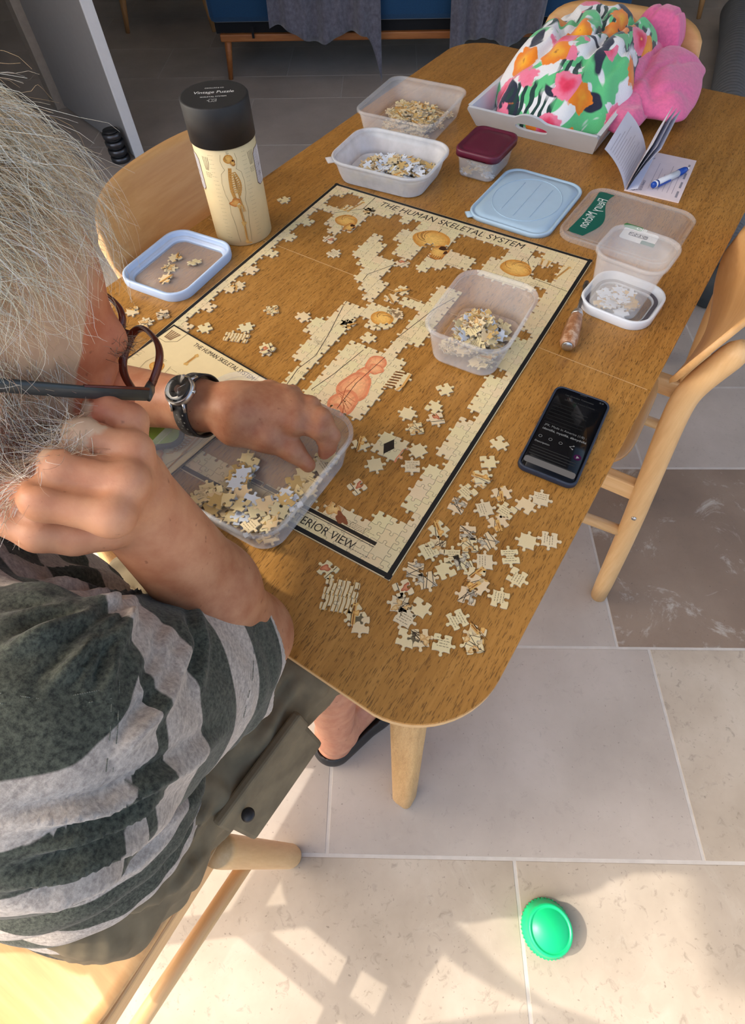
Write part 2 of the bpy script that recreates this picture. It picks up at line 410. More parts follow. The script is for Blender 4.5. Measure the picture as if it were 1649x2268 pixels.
# ------------------------------------------------------------------ chairs
def make_chair(label):
    t = thing('dining_chair', label, 'chair', group='beech dining chairs around the table')
    prof = [(-0.210, 0), (-0.173, 0.30), (-0.153, 0.43), (-0.127, 0.60), (-0.119, 0.665), (-0.122, 0.70), (-0.134, 0.74), (-0.150, 0.79)]
    lx = [0.175, 0.172, 0.17, 0.168, 0.167, 0.166, 0.165, 0.163]
    for s in (-1, 1):
        pth = [(s * x, y, z) for x, (y, z) in zip(lx, prof)]
        sm = []
        for i in range(len(pth) - 1):
            for k in range(4): sm.append(Vector(pth[i]).lerp(Vector(pth[i + 1]), k / 4))
        sm.append(Vector(pth[-1]))
        for _ in range(6):
            sm = [sm[0]] + [(sm[i - 1] + 2 * sm[i] + sm[i + 1]) / 4 for i in range(1, len(sm) - 1)] + [sm[-1]]
        r = [0.019] + [0.0205] * (len(sm) - 3) + [0.0185, 0.011]
        lg = MB().tube(sm, r, 20).build('rear_leg', BEECH, t)
        bp = Vector((s * 0.19, -0.163, 0.37))
        MB().tube([bp, bp + Vector((s * 0.0035, 0, 0))], [0.0055, 0.0045], 12).build('screw', STEEL, lg)
        MB().tube([(s * 0.214, 0.20, 0.0), (s * 0.212, 0.199, 0.02), (s * 0.176, 0.186, 0.42), (s * 0.174, 0.185, 0.44)], [0.0195, 0.0225, 0.0225, 0.021], 20).build('front_leg', BEECH, t)
        MB().tube([(s * 0.173, -0.165, 0.29), (s * 0.188, 0.190, 0.27)], 0.0125, 14).build('stretcher', BEECH_Y, t)
        MB().box((s * 0.162, 0.02, 0.418), (0.024, 0.36, 0.044)).build('apron', BEECH_Y, t, bevel=0.004)
    MB().box((0, 0.185, 0.418), (0.32, 0.022, 0.04)).build('apron', BEECH, t, bevel=0.004)
    MB().box((0, -0.148, 0.418), (0.30, 0.022, 0.04)).build('apron', BEECH, t, bevel=0.004)
    # seat: dished plywood shell
    b = MB(); n = 40; rings = []
    def se(a, k):
        c, s = math.cos(a), math.sin(a); e = 2 / 4.6
        return (0.172 * k * math.copysign(abs(c) ** e, c) * (1 - 0.04 * (s < 0) * abs(s)), 0.058 + 0.160 * k * math.copysign(abs(s) ** e, s))
    dish = lambda k: 0.447 + 0.010 * k ** 3
    for k, dz in ((0.25, -0.012), (0.7, -0.012), (0.985, -0.012), (1.0, -0.006), (0.985, 0), (0.9, 0), (0.7, 0), (0.45, 0), (0.2, 0)):
        rings.append([(*se(2 * math.pi * j / n, k), dish(k) + dz + 0.0) for j in range(n)])
    b.loft(rings).build('seat', PLY, t)
    # curved plywood backrest in front of the rear legs
    b = MB(); nx, half = 28, 0.205; t_ = 0.011; ring = []
    for i in range(nx + 1):
        q = -1 + 2 * i / nx; x = half * q
        yb = -0.098 - 0.040 * (1 - q * q) + 0.0
        h = 0.085 * (max(0.0, 1 - abs(q) ** 5.0)) ** 0.42 + 0.004
        zc = 0.765; lean = 0.42
        r = []
        for m in range(12):
            a = 2 * math.pi * m / 12
            zz = h * math.sin(a); yy = t_ / 2 * (1 if math.cos(a) > 0 else -1) * min(1, abs(math.cos(a)) * 2.2)
            r.append((x, yb + yy - lean * (zz) * 0.75, zc + zz))
        ring.append(r)
    b.loft(ring).build('backrest', PLY, t)
    return t
chair_r = make_chair('beech chair facing the table beside the phone, its curved back to the open floor')
chair_r.location = (0.647, 0.722, 0); chair_r.rotation_euler = (0, 0, math.radians(90))
chair_m = copy_thing(chair_r, (0.290, -0.535, 0), 0.0, 'beech chair the person in the striped shirt sits on')
chair_l = copy_thing(chair_r, (-0.075, 0.475, 0), math.radians(-90), 'beech chair beside the tall puzzle tube, its backrest showing behind the tube')
chair_f = copy_thing(chair_r, (0.300, 1.435, 0), math.radians(180), 'beech chair at the far table end behind the flowered towel')

# ------------------------------------------------------------------ sofa and armchairs at the back of the room
SOFAB = plain('sofa_fabric_blue', srgb(12, 62, 100), 0.9, var=0.2, scale=220, bstr=0.3, sheen=0.3)
SOFAW = wood('sofa_wood', srgb(140, 82, 40), srgb(165, 100, 52), srgb(178, 116, 64), 'X', 1, 0.45)
SOFAK = plain('sofa_lining_black', (0.006, 0.006, 0.008), 0.9)
sofa = thing('sofa', 'blue fabric sofa on a brown wooden base, seen from behind', 'sofa', uv(-0.50, 3.27), ANG)
MB().box((1.12, 0.07, 0.60), (2.26, 0.14, 0.68)).build('back_panel', SOFAB, sofa, bevel=0.03)
MB().box((1.12, 0.09, 0.235), (2.22, 0.10, 0.05)).build('lining', SOFAK, sofa)
MB().box((1.12, 0.03, 0.195), (2.18, 0.03, 0.034)).build('base_rail', SOFAW, sofa, bevel=0.006)
MB().box((1.12, 0.50, 0.33), (2.24, 0.76, 0.24)).build('seat_cushion', SOFAB, sofa, bevel=0.04)
for sx in (0.07, 2.17):
    for sy in (0.04, 0.80):
        MB().tube([(sx - 0.03 * (1 if sx < 1 else -1), sy, 0), (sx, sy, 0.21)], [0.013, 0.022], 14).build('leg', SOFAW, sofa)
for zx in (0.22, 0.9, 1.75): MB().box((zx, -0.004, 0.225), (0.012, 0.006, 0.05)).build('zip_pull', SOFAK, sofa)
BLANKET = plain('blanket_grey', srgb(96, 94, 106), 0.95, var=0.3, scale=60, bstr=0.5, sheen=0.5)
def blanket(name, label, x0, x1, zb0, zb1, amp, seed):
    """cloth hanging over the sofa back with soft vertical folds"""
    b = MB(); nx, nz = 44, 26; vs = []; fs = []
    for side in (0, 1):
        for j in range(nz + 1):
            for i in range(nx + 1):
                fx = i / nx; fz = j / nz
                zbot = zb0 + (zb1 - zb0) * fx + 0.03 * math.sin(fx * 9 + seed)
                if fx > 0.86 and seed < 3: zbot -= 0.17 * ((fx - 0.86) / 0.14) ** 1.5
                z = 0.965 + (zbot - 0.965) * fz
                sp = 1 + 0.16 * (1 - fz) * (1 if seed > 3 else -0.4)
                x = x0 + (x1 - x0) * (0.5 + (fx - 0.5) * sp)
                y = -0.012 - 0.022 * fz * (1 + math.sin(fx * 21 + seed + 2 * fz)) * amp - 0.016 * (1 + math.sin(fx * 38 + seed * 2)) * fz - 0.02 * fz
                vs.append((x, y - side * 0.006, z))
    M = (nx + 1) * (nz + 1)
    for j in range(nz):
        for i in range(nx):
            a = j * (nx + 1) + i
            fs.append((a, a + nx + 1, a + nx + 2, a + 1)); fs.append((M + a, M + a + 1, M + a + nx + 2, M + a + nx + 1))
    rim = [i for i in range(nx + 1)] + [j * (nx + 1) + nx for j in range(1, nz + 1)] + [nz * (nx + 1) + i for i in range(nx - 1, -1, -1)] + [j * (nx + 1) for j in range(nz - 1, 0, -1)]
    for k in range(len(rim)):
        a, c = rim[k], rim[(k + 1) % len(rim)]; fs.append((a, c, M + c, M + a))
    b.add(vs, fs)
    o = b.build(name, BLANKET); o.location = uv(-0.50, 3.27); o.rotation_euler = (0, 0, ANG)
    return tag(o, label, 'blanket', 'grey throws over the sofa back')
blanket('throw_blanket', 'grey throw over the sofa back with a corner hanging to the floor', 0.33, 0.93, 0.24, 0.20, 1.0, 1.0)
blanket('throw_blanket', 'grey throw over the sofa back next to the flowered towel', 1.30, 1.78, 0.16, 0.22, 1.0, 5.0)

def leafy():
    N = Nodes('leaf_print_fabric'); v = N.coord('Object')
    w = N.n('ShaderNodeTexWave', wave_type='BANDS', bands_direction='DIAGONAL'); w.inputs['Scale'].default_value = 9; w.inputs['Distortion'].default_value = 9
    w.inputs['Detail'].default_value = 2; w.inputs['Detail Scale'].default_value = 1.2; N.l(v, w.inputs['Vector'])
    n = N.noise(v, 7, 2)
    m = N.math('MULTIPLY', N.ramp(w.outputs[1], [(0.55, (0, 0, 0)), (0.62, (1, 1, 1))]), N.ramp(n, [(0.46, (0, 0, 0)), (0.5, (1, 1, 1))]))
    m2 = N.math('MULTIPLY', N.ramp(w.outputs[1], [(0.5, (0, 0, 0)), (0.6, (1, 1, 1))]), N.ramp(n, [(0.40, (1, 1, 1)), (0.44, (0, 0, 0))]))
    c = N.mix(m, srgb(190, 180, 150), srgb(34, 50, 44)); c = N.mix(m2, c, srgb(150, 112, 50))
    N.bsdf(c, 0.9); return N.m
LEAFY = leafy(); ARMW = wood('armchair_wood', srgb(176, 128, 82), srgb(196, 148, 98), srgb(206, 164, 114), 'Z', 1, 0.45)
def armchair(label, u, v, rot, pale):
    t = thing('armchair', label, 'armchair', uv(u, v), ANG + rot)
    MB().box((0, 0.33, 0.34), (0.62, 0.60, 0.28)).build('seat', LEAFY, t, bevel=0.03)
    MB().box((0, 0.68, 0.66), (0.62, 0.12, 0.70)).build('backrest', LEAFY, t, bevel=0.04)
    for s in (-1, 1):
        MB().box((s * 0.345, 0.35, 0.50), (0.07, 0.62, 0.34)).build('armrest', LEAFY, t, bevel=0.025)
        for y, dy in ((0.07, -0.03), (0.66, 0.04)):
            MB().tube([(s * 0.29, y + dy, 0), (s * 0.26, y, 0.21)], [0.013, 0.024], 12).build('leg', ARMW, t)
    return t
armchair('leaf-print armchair with wooden legs beyond the open door and the sofa end', -0.98, 4.03, 0.0, False)
ac2 = armchair('leaf-print armchair with wooden legs beyond the sofa end near the ribbed duct', 2.22, 4.10, 0.05, True)
PALE = plain('pale_paint', (0.62, 0.62, 0.64), 0.5)
pl_ = thing('side_table', 'pale painted side table leg and top standing past the sofa end', 'side table', uv(1.80, 3.62), ANG)
MB().tube([(0, 0, 0), (0, 0, 0.50)], 0.035, 16).build('post', PALE, pl_)
MB().lathe([(0.13, 0), (0.14, 0.008), (0.13, 0.016)], 28).build('base', PALE, pl_)
MB().lathe([(0.19, 0.50), (0.20, 0.508), (0.20, 0.518), (0.19, 0.525)], 36).build('tabletop', PALE, pl_)

# ribbed air duct lying along the floor past the table, and a black tube beside it
HOSEM = plain('duct_grey', (0.13, 0.13, 0.135), 0.5)
hs = thing('air_duct', 'thick grey ribbed air duct lying on the floor beyond the table side', 'duct')
dp = [Vector(q) for q in ((0.30, 4.75, .085), (0.40, 4.25, .085), (0.50, 3.60, .085), (0.60, 3.05, .085), (0.72, 2.45, .085), (0.80, 2.05, .085), (0.815, 1.88, .085))]
cp = []
for i in range(len(dp) - 1):
    for k in range(60): cp.append(dp[i].lerp(dp[i + 1], k / 60))
for _ in range(40): cp = [cp[0]] + [(cp[i - 1] + 2 * cp[i] + cp[i + 1]) / 4 for i in range(1, len(cp) - 1)] + [cp[-1]]
MB().tube(cp, [0.074 + 0.007 * math.sin(i * 1.57) for i in range(len(cp))], 28).build('ribbed_tube', HOSEM, hs)
MB().tube([cp[-2], cp[-1] + Vector((0, -0.03, 0))], [.080, .078], 32).build('end_collar', plain('collar_dark', (.04, .05, .058), .5), hs)
tag(MB().tube([(0.45, 3.22, .022), (0.14, 3.07, .022)], 0.021, 14).build('black_tube', BLACK), 'black tube lying on the floor beside the ribbed duct', 'tube')

# green pot lid lying on the floor
GREEN = plain('green_plastic', srgb(6, 190, 120), 0.38, var=0.03)
gl = thing('green_lid', 'bright green round plastic lid lying on the sunlit floor', 'lid', (0.994, -0.178, 0.0008))
R0 = 0.047
MB().lathe([(0.0468, 0), (R0, 0.002), (R0, 0.012), (0.0455, 0.014), (0.0425, 0.030), (0.0418, 0.036), (0.0395, 0.040), (0.037, 0.0405), (0.036, 0.0385), (0.033, 0.0385), (0.0325, 0.0395), (0.001, 0.0395)], 56).build('shell', GREEN, gl)
gr_ = MB()
for k in range(44):
    a = 2 * math.pi * k / 44
    gr_.box((R0 * math.cos(a), R0 * math.sin(a), 0.006), (0.003, 0.002, 0.010), a)
gr_ = gr_.build('grip_ring', GREEN, gl); gr_['kind'] = 'stuff'
# ------------------------------------------------------------------ jigsaw puzzle
NC, NR, PW, PH, PT = 27, 37, 0.535, 0.711, 0.0021
CW, CH = PW / NC, PH / NR
CREAM = srgb(222, 203, 160); INKC = srgb(38, 30, 24); GREYC = srgb(120, 104, 80); BROWN = srgb(170, 102, 44)
OCC = """
###########################
##..##################.####
#...####.#.####.....####.##
#..###.....####.....###..##
######....#####....####..##
#..###....###.####.########
#..###..#..##.####.#####.##
##..#...##.##.##.........##
#.......##....#..........##
#.......####.............##
##.......###.....##......##
#.........##.....##......##
#.........###....##.......#
##.........##..####......##
#...........#....##......##
#............###.##......##
##.........#####.##......##
#..........##.#..##.......#
#..........##....#.......##
##........###....#.......##
#.........###.#####......##
#..........##.######.....##
##.........##.######......#
#..........##.#####......##
#...........#.#####......##
##..........#.#####......##
#...........#.#####......##
#....................##...#
##...................##..##
#........................##
#........................##
##.......................##
#.........................#
#.......................###
##.................#.######
###########################
###########################
""".split()
assert len(OCC) == NR and all(len(r) == NC for r in OCC), [len(r) for r in OCC]
EDGE = [(0, 0), (.2, -.03), (.36, -.025), (.43, .03), (.41, .10), (.385, .17), (.42, .24), (.5, .27), (.58, .24), (.615, .17), (.59, .10), (.57, .03), (.64, -.025), (.8, -.03), (1, 0)]
prng = random.Random(11)
HE = {}; VE = {}
for r in range(NR + 1):
    for c in range(NC): HE[(r, c)] = (prng.choice((-1, 1)) if 0 < r < NR else 0, prng.uniform(-.06, .06))
for r in range(NR):
    for c in range(NC + 1): VE[(r, c)] = (prng.choice((-1, 1)) if 0 < c < NC else 0, prng.uniform(-.06, .06))
def edge_pts(a, b, sgn, j, W):
    if sgn == 0: return [a]
    t = Vector((b[0] - a[0], b[1] - a[1])); n = Vector((-t.y, t.x)).normalized() * W
    return [(a[0] + t.x * (u + j * math.sin(math.pi * u)) + n.x * sgn * d, a[1] + t.y * (u + j * math.sin(math.pi * u)) + n.y * sgn * d) for u, d in EDGE[:-1]]
def outline(e_bot, e_right, e_top, e_left, w=CW, h=CH):
    """piece outline about its lower left corner; each edge is (sign, jitter) seen from left to right or bottom to top"""
    A, B, C_, D_ = (0, 0), (w, 0), (w, h), (0, h); s = (w + h) / 2
    rev = lambda a, b, e: [b] + edge_pts(a, b, e[0], e[1], s)[1:][::-1] if e[0] else [b]
    return edge_pts(A, B, e_bot[0], e_bot[1], s) + edge_pts(B, C_, e_right[0], e_right[1], s) + rev(D_, C_, e_top) + rev(A, D_, e_left)
def inset(poly, d):
    n = len(poly); res = []
    for i in range(n):
        a, b, c = poly[i - 1], poly[i], poly[(i + 1) % n]
        t = Vector((c[0] - a[0], c[1] - a[1]))
        if t.length < 1e-9: res.append(b); continue
        t.normalize(); res.append((b[0] - t.y * d, b[1] + t.x * d))
    return res
def inside(p, poly):
    x, y = p; c = False; n = len(poly)
    for i in range(n):
        x1, y1 = poly[i]; x2, y2 = poly[i - 1]
        if (y1 > y) != (y2 > y) and x < (x2 - x1) * (y - y1) / (y2 - y1) + x1: c = not c
    return c
CARD = srgb(186, 172, 150)
def layers(tris):
    """printing order: an ink shape lies above every earlier shape it overlaps"""
    bb = {}
    for vs, col, el in tris:
        x0, y0, x1, y1 = min(p[0] for p in vs), min(p[1] for p in vs), max(p[0] for p in vs), max(p[1] for p in vs)
        q = bb.get(el); bb[el] = (x0, y0, x1, y1) if q is None else (min(q[0], x0), min(q[1], y0), max(q[2], x1), max(q[3], y1))
    ids = sorted(bb); ly = {}; B = np.array([bb[i] for i in ids]) if ids else np.zeros((0, 4)); L = np.zeros(len(ids), int)
    for k in range(len(ids)):
        if k:
            o = (B[:k, 0] < B[k, 2]) & (B[:k, 2] > B[k, 0]) & (B[:k, 1] < B[k, 3]) & (B[:k, 3] > B[k, 1])
            if o.any(): L[k] = L[:k][o].max() + 1
        ly[ids[k]] = min(L[k], 14)
    return [ly[el] for _, _, el in tris]
def piece_mb(poly, top, tris=(), z=PT, gap=0.00018):
    """die-cut cardboard piece: grey card sides, printed top with rounded-over edge, ink on top"""
    b = MB(); p0 = inset(poly, gap); p1 = inset(poly, gap + 0.00035)
    n = len(p0)
    b.add([(x, y, 0) for x, y in p0] + [(x, y, z - 0.00035) for x, y in p0], [(i, (i + 1) % n, n + (i + 1) % n, n + i) for i in range(n)] + [tuple(range(n - 1, -1, -1))], CARD, 0, False)
    b.add([(x, y, z - 0.00035) for x, y in p0] + [(x, y, z) for x, y in p1], [(i, (i + 1) % n, n + (i + 1) % n, n + i) for i in range(n)] + [tuple(n + i for i in range(n))], top, 0, False)
    for (vs, col, el), ly in zip(tris, layers(tris)): b.add([(x, y, z + 0.00006 + ly * 3e-5) for x, y in vs], [tuple(range(len(vs)))], col, 0, False)
    return b

# ---- printed picture, as flat ink shapes in the coordinates of the sheet (origin at the near left corner)
class Art:
    def __init__(s): s.t = []; s.e = 0; s.hold = False         # list of (points, colour, element)
    def nx(s):
        if not s.hold: s.e += 1
    def line(s, pts, w, col, step=0.006):
        s.nx()
        P = [Vector(p) for p in pts]; Q = [P[0]]
        for a, b in zip(P, P[1:]):
            k = max(1, int((b - a).length / step))
            for i in range(1, k + 1): Q.append(a.lerp(b, i / k))
        for a, b in zip(Q, Q[1:]):
            t = (b - a)
            if t.length < 1e-9: continue
            n = Vector((-t.y, t.x)).normalized() * w / 2
            s.t.append(([a - n, b - n, b + n, a + n], col, s.e))
        return s
    def blob(s, c, rx, ry, col, rot=0.0, n=7, wob=0.06, seed=0, edge=None):
        """filled rounded patch, shaded by rings of colour (col at the rim, edge colour inside)"""
        rr = random.Random(seed); ph = [rr.uniform(0, 6.28) for _ in range(3)]
        ca, sa = math.cos(rot), math.sin(rot); K = 28
        def pt(k, f):
            a = 2 * math.pi * k / K; q = f * (1 + wob * (math.sin(3 * a + ph[0]) + .6 * math.sin(5 * a + ph[1])))
            x, y = rx * q * math.cos(a), ry * q * math.sin(a); return Vector((c[0] + ca * x - sa * y, c[1] + sa * x + ca * y))
        inner = edge or col; s.nx()
        for j in range(n):
            f0, f1 = j / n, (j + 1) / n; w = f1 ** 2.2
            cc = tuple(a * (1 - w) + b * w for a, b in zip(inner, col))
            for k in range(K):
                v = rr.uniform(.88, 1.08)
                s.t.append(([pt(k, f0), pt(k, f1), pt(k + 1, f1), pt(k + 1, f0)] if j else [Vector(c), pt(k, f1), pt(k + 1, f1)], tuple(x * v for x in cc), s.e))
        return s
    def text(s, txt, at, width, size, ang=0.0, col=INKC, shear=0.0, bold=0.0, spacing=1.0):
        v, t = fit_text(txt, width, size, spacing, shear, bold); ca, sa = math.cos(ang), math.sin(ang)
        P = [Vector((at[0] + ca * x - sa * y, at[1] + sa * x + ca * y)) for x, y in v]
        s.nx(); s.t += [([P[i] for i in tr], col, s.e) for tr in t]; return s
    def note(s, at, w, rows=2, col=GREYC, seed=0, gap=0.0022, th=0.0006):
        """a few lines of very small type"""
        rr = random.Random(seed); s.nx(); s.hold = True
        for r in range(rows):
            x = at[0] + rr.uniform(0, w * .15); y = at[1] - r * gap; end = at[0] + w * rr.uniform(.75, 1)
            while x < end:
                L = rr.uniform(.0015, .004); s.line([(x, y), (min(x + L, end), y)], th, col, 0.01); x += L + .0009
        s.hold = False; return s
    def skull(s, c, k, seed=1, face=True):
        O1, O2 = srgb(205, 142, 62), srgb(236, 190, 104)
        s.blob((c[0], c[1] + .004 * k), .026 * k, .022 * k, O1, 0, 7, .03, seed, O2)
        rr = random.Random(seed)
        for i in range(5):
            a0 = rr.uniform(0, 3.1); pts = [(c[0] + .024 * k * math.cos(a0 + q * .25) * (1 - .12 * q), c[1] + .004 * k + .020 * k * math.sin(a0 + q * .25) * (1 - .12 * q)) for q in range(6)]
            s.line(pts, .0007 * k, srgb(110, 62, 24), .01)
        if face:
            s.blob((c[0] + .020 * k, c[1] - .016 * k), .013 * k, .016 * k, srgb(190, 122, 52), 0, 5, .1, seed + 1, O2)
            s.blob((c[0] + .022 * k, c[1] - .006 * k), .0055 * k, .0045 * k, srgb(70, 36, 14), 0, 3, .1, seed + 2)
            s.blob((c[0] + .029 * k, c[1] - .013 * k), .0025 * k, .004 * k, srgb(80, 42, 18), 0, 2, .1, seed + 3)
            for q in range(6): s.line([(c[0] + (.016 + q * .003) * k, c[1] - .024 * k), (c[0] + (.016 + q * .003) * k, c[1] - .029 * k)], .0006 * k, srgb(60, 34, 16), .02)
            s.line([(c[0] + .002 * k, c[1] - .018 * k), (c[0] + .012 * k, c[1] - .031 * k), (c[0] + .026 * k, c[1] - .033 * k)], .0011 * k, srgb(120, 70, 26), .004)
        s.line([(c[0], c[1] + .034 * k), (c[0], c[1] + .024 * k)], .0009 * k, INKC, .02)
        s.note((c[0] - .008 * k, c[1] + .039 * k), .018 * k, 2, GREYC, seed)
        return s
    def bone(s, a, b, w, col=None):
        col = col or srgb(214, 170, 98); a, b = Vector(a), Vector(b); d = (b - a)
        s.line([a, b], w, col, .004); s.line([a, b], w * .3, srgb(150, 92, 40), .01)
        for p in (a, b): s.blob(p, w * .95, w * .8, col, 0, 2, .15, int(p.x * 1e4))
        n = Vector((-d.y, d.x)).normalized() * w * .5
        s.line([a + n, b + n], w * .12, srgb(90, 54, 24), .01); return s
    def skeleton(s, x, y, k, front=True, seed=3, fat=1.0):
        """standing skeleton, height about .40*k, feet at (x,y)"""
        B = srgb(206, 152, 78); D = srgb(96, 56, 26); X = lambda q: x + q * k; Y = lambda q: y + q * k
        s.skull((X(0), Y(.372)), .8 * k, seed)
        s.line([(X(-.002), Y(.34)), (X(-.010), Y(.30)), (X(-.014), Y(.25)), (X(-.006), Y(.205))], .010 * k * fat, B, .004)
        for i in range(13): s.line([(X(-.010), Y(.335 - i * .0105)), (X(-.003), Y(.334 - i * .0105))], .0012 * k, D, .02)
        for i in range(10):
            yy = .318 - i * .009; wd = .016 + .020 * math.sin(math.pi * (i + 2) / 13)
            for sg in ((-1, 1) if front else (1,)):
                s.line([(X(-.008), Y(yy)), (X(-.008 + sg * wd), Y(yy + .003)), (X(-.008 + sg * wd * 1.15), Y(yy - .010)), (X(-.006 + sg * wd * .6), Y(yy - .022))], .0026 * k * fat, B, .004)
                s.line([(X(-.008), Y(yy - .0015)), (X(-.008 + sg * wd), Y(yy + .0015))], .0008 * k, D, .01)
        s.blob((X(-.008), Y(.195)), .026 * k, .019 * k, srgb(196, 120, 56), 0, 4, .15, seed, srgb(230, 176, 96))
        s.blob((X(.004), Y(.185)), .008 * k, .007 * k, CREAM, 0, 1, .1, seed)
        for sg in ((-1, 1) if front else (1,)):
            o = .016 * sg if front else .004
            s.bone((X(o), Y(.178)), (X(o * .9 + .004), Y(.100)), .0075 * k * fat); s.bone((X(o * .9 + .004), Y(.094)), (X(o * .8 + .002), Y(.014)), .0062 * k * fat)
            s.line([(X(o * .8 + .006), Y(.09)), (X(o * .8 + .006), Y(.016))], .0022 * k, B)
            s.line([(X(o * .8 - .004), Y(.006)), (X(o * .8 + .022), Y(.002))], .0065 * k, B)
            u = .034 * sg if front else .008
            s.bone((X(u), Y(.312)), (X(u * 1.25), Y(.246)), .006 * k); s.bone((X(u * 1.25), Y(.240)), (X(u * 1.1 + .01), Y(.178)), .005 * k)
            for f in range(4): s.line([(X(u * 1.1 + .008 + f * .002), Y(.174)), (X(u * 1.1 + .007 + f * .004), Y(.150))], .0016 * k, B)
        out = [(.030, .395), (.036, .37), (.030, .345), (.024, .335), (.044, .318), (.050, .28), (.046, .23), (.036, .20), (.040, .15), (.032, .10), (.030, .05), (.026, .012)]
        for sg in (-1, 1): s.line([(X(sg * a), Y(b_)) for a, b_ in out], .0009 * k, srgb(90, 74, 56), .008)
        for i in range(22):
            yy = .39 - i * .017
            for sg in (-1, 1): s.note((X(sg * .074 - .014), Y(yy)), .026 * k, 1, GREYC, seed * 50 + i * 2 + sg, th=.0007 * k)
        return s

def puzzle_art():
    A = Art(); W_, B0 = .0062, .0011
    for a, b in (((0, B0 + W_ / 2), (PW, B0 + W_ / 2)), ((0, PH - B0 - W_ / 2), (PW, PH - B0 - W_ / 2)), ((B0 + W_ / 2, 0), (B0 + W_ / 2, PH)), ((PW - B0 - W_ / 2, 0), (PW - B0 - W_ / 2, PH))):
        A.line([a, b], W_, srgb(22, 22, 24), .0024)
    A.text('THE HUMAN SKELETAL SYSTEM', (.120, .680), .296, .0235, .004, INKC, 0.18, 0.0, 1.05)
    A.text('ANTERIOR VIEW', (.370, .0120), .106, .0165, .0, INKC, 0.0, 0.0, 1.0)
    A.line([(.30, .0345), (.497, .0335)], .0052, INKC, .004); A.line([(.30, .0297), (.497, .0287)], .0009, INKC, .006)
    A.line([(.009, .612), (.052, .612), (.098, .655), (.098, .702)], .0010, INKC); A.line([(.437, .702), (.437, .655), (.462, .612), (.527, .606)], .0010, INKC)
    A.skull((.262, .622), 1.36, 5); A.skull((.428, .620), 1.06, 9, False); A.skull((.092, .602), .86, 12)
    for p, k in (((.065, .66), 3), ((.485, .655), 4)):
        for i in range(5): A.bone((p[0] - .02 + i * .008, p[1] - .025), (p[0] - .026 + i * .012, p[1] + .015), .0035)
    L1 = [(.242, .535), (.213, .483), (.222, .391), (.240, .318), (.249, .270), (.242, .232), (.247, .195)]
    A.line(L1, .0011, INKC); A.line([(.372, .50), (.355, .455), (.342, .389), (.337, .365), (.330, .33)], .0011, INKC)
    A.line([(.306, .317), (.295, .251), (.284, .207)], .0011, INKC)
    A.skull((.293, .392), .74, 21, False)
    for x, y, w, n in ((.245, .50, .03, 5), (.215, .44, .03, 5), (.245, .36, .03, 4), (.225, .30, .03, 4), (.35, .42, .03, 5), (.335, .375, .025, 4), (.315, .58, .04, 5), (.205, .645, .03, 3), (.46, .60, .03, 4), (.25, .23, .03, 3), (.39, .05, .05, 2), (.44, .045, .05, 4)): A.note((x, y), w, n, GREYC, int(x * 999))
    # pale red muscle figure in profile
    P1, P2 = srgb(214, 132, 92), srgb(236, 178, 128)
    A.blob((.338, .300), .015, .019, P1, -.1, 5, .05, 31, P2); A.blob((.344, .290), .012, .011, P1, 0, 4, .08, 32, P2)
    A.blob((.332, .274), .010, .014, P1, 0, 3, .05, 33, P2); A.blob((.336, .242), .024, .032, P1, .1, 6, .05, 34, P2)
    A.blob((.338, .208), .021, .026, P1, 0, 5, .05, 35, P2); A.blob((.336, .176), .019, .026, P1, 0, 5, .05, 36, P2)
    A.line([(.330, .265), (.326, .235), (.336, .205)], .0012, srgb(168, 84, 50)); A.line([(.343, .32), (.334, .25), (.338, .17)], .0009, INKC)
    for i in range(6): A.line([(.318 + i * .005, .225 - i * .004), (.352, .218 - i * .008)], .0008, srgb(176, 92, 58))
    for i in range(7): A.line([(.372, .300 - i * .006), (.386, .304 - i * .006)], .0030, srgb(140, 90, 44)); A.line([(.374, .300 - i * .006), (.384, .303 - i * .006)], .0011, srgb(70, 40, 20))
    A.line([(.394, .312), (.396, .28), (.390, .262)], .0035, srgb(212, 160, 90))
    A.t += [([Vector((.435 - .008, .172)), Vector((.435, .157)), Vector((.435 + .008, .172)), Vector((.435, .186))], INKC, A.e + 1)]; A.e += 1
    A.blob((.458, .166), .005, .016, P1, 0, 3, .1, 41, P2)
    A.blob((.425, .05), .010, .009, srgb(202, 150, 84), 0, 4, .2, 51, srgb(230, 196, 130)); A.blob((.441, .043), .010, .006, srgb(134, 76, 44), -.5, 4, .2, 52); A.blob((.47, .062), .006, .003, srgb(180, 90, 50), -.6, 3, .1, 53, srgb(226, 180, 110))
    A.note((.455, .013), .055, 1, srgb(90, 80, 66), 77, th=.0008)
    return A.t
ART = puzzle_art()
ACEN = np.array([[sum(p[0] for p in vs) / len(vs), sum(p[1] for p in vs) / len(vs)] for vs, _, _e in ART])
def make_piece(r, c, parent, ox, oy):
    x0, y0 = c * CW, PH - (r + 1) * CH
    # edges: bottom edge index r+1, top edge index r
    poly = outline(HE[(r + 1, c)], VE[(r, c + 1)], HE[(r, c)], VE[(r, c)])
    pad = .3 * CW
    sel = np.nonzero((ACEN[:, 0] > x0 - pad) & (ACEN[:, 0] < x0 + CW + pad) & (ACEN[:, 1] > y0 - pad) & (ACEN[:, 1] < y0 + CH + pad))[0]
    tr = []
    for i in sel:
        q = (ACEN[i, 0] - x0, ACEN[i, 1] - y0)
        if inside(q, poly): tr.append(([(p[0] - x0, p[1] - y0) for p in ART[i][0]], ART[i][1], ART[i][2]))
    o = piece_mb(poly, tuple(v * prng.uniform(.96, 1.03) for v in CREAM), tr).build('puzzle_piece', INK, parent)
    o.location = (x0 - ox, y0 - oy, 0)
    return o
cells = {(r, c) for r in range(NR) for c in range(NC) if OCC[r][c] == '#'}
comps = []
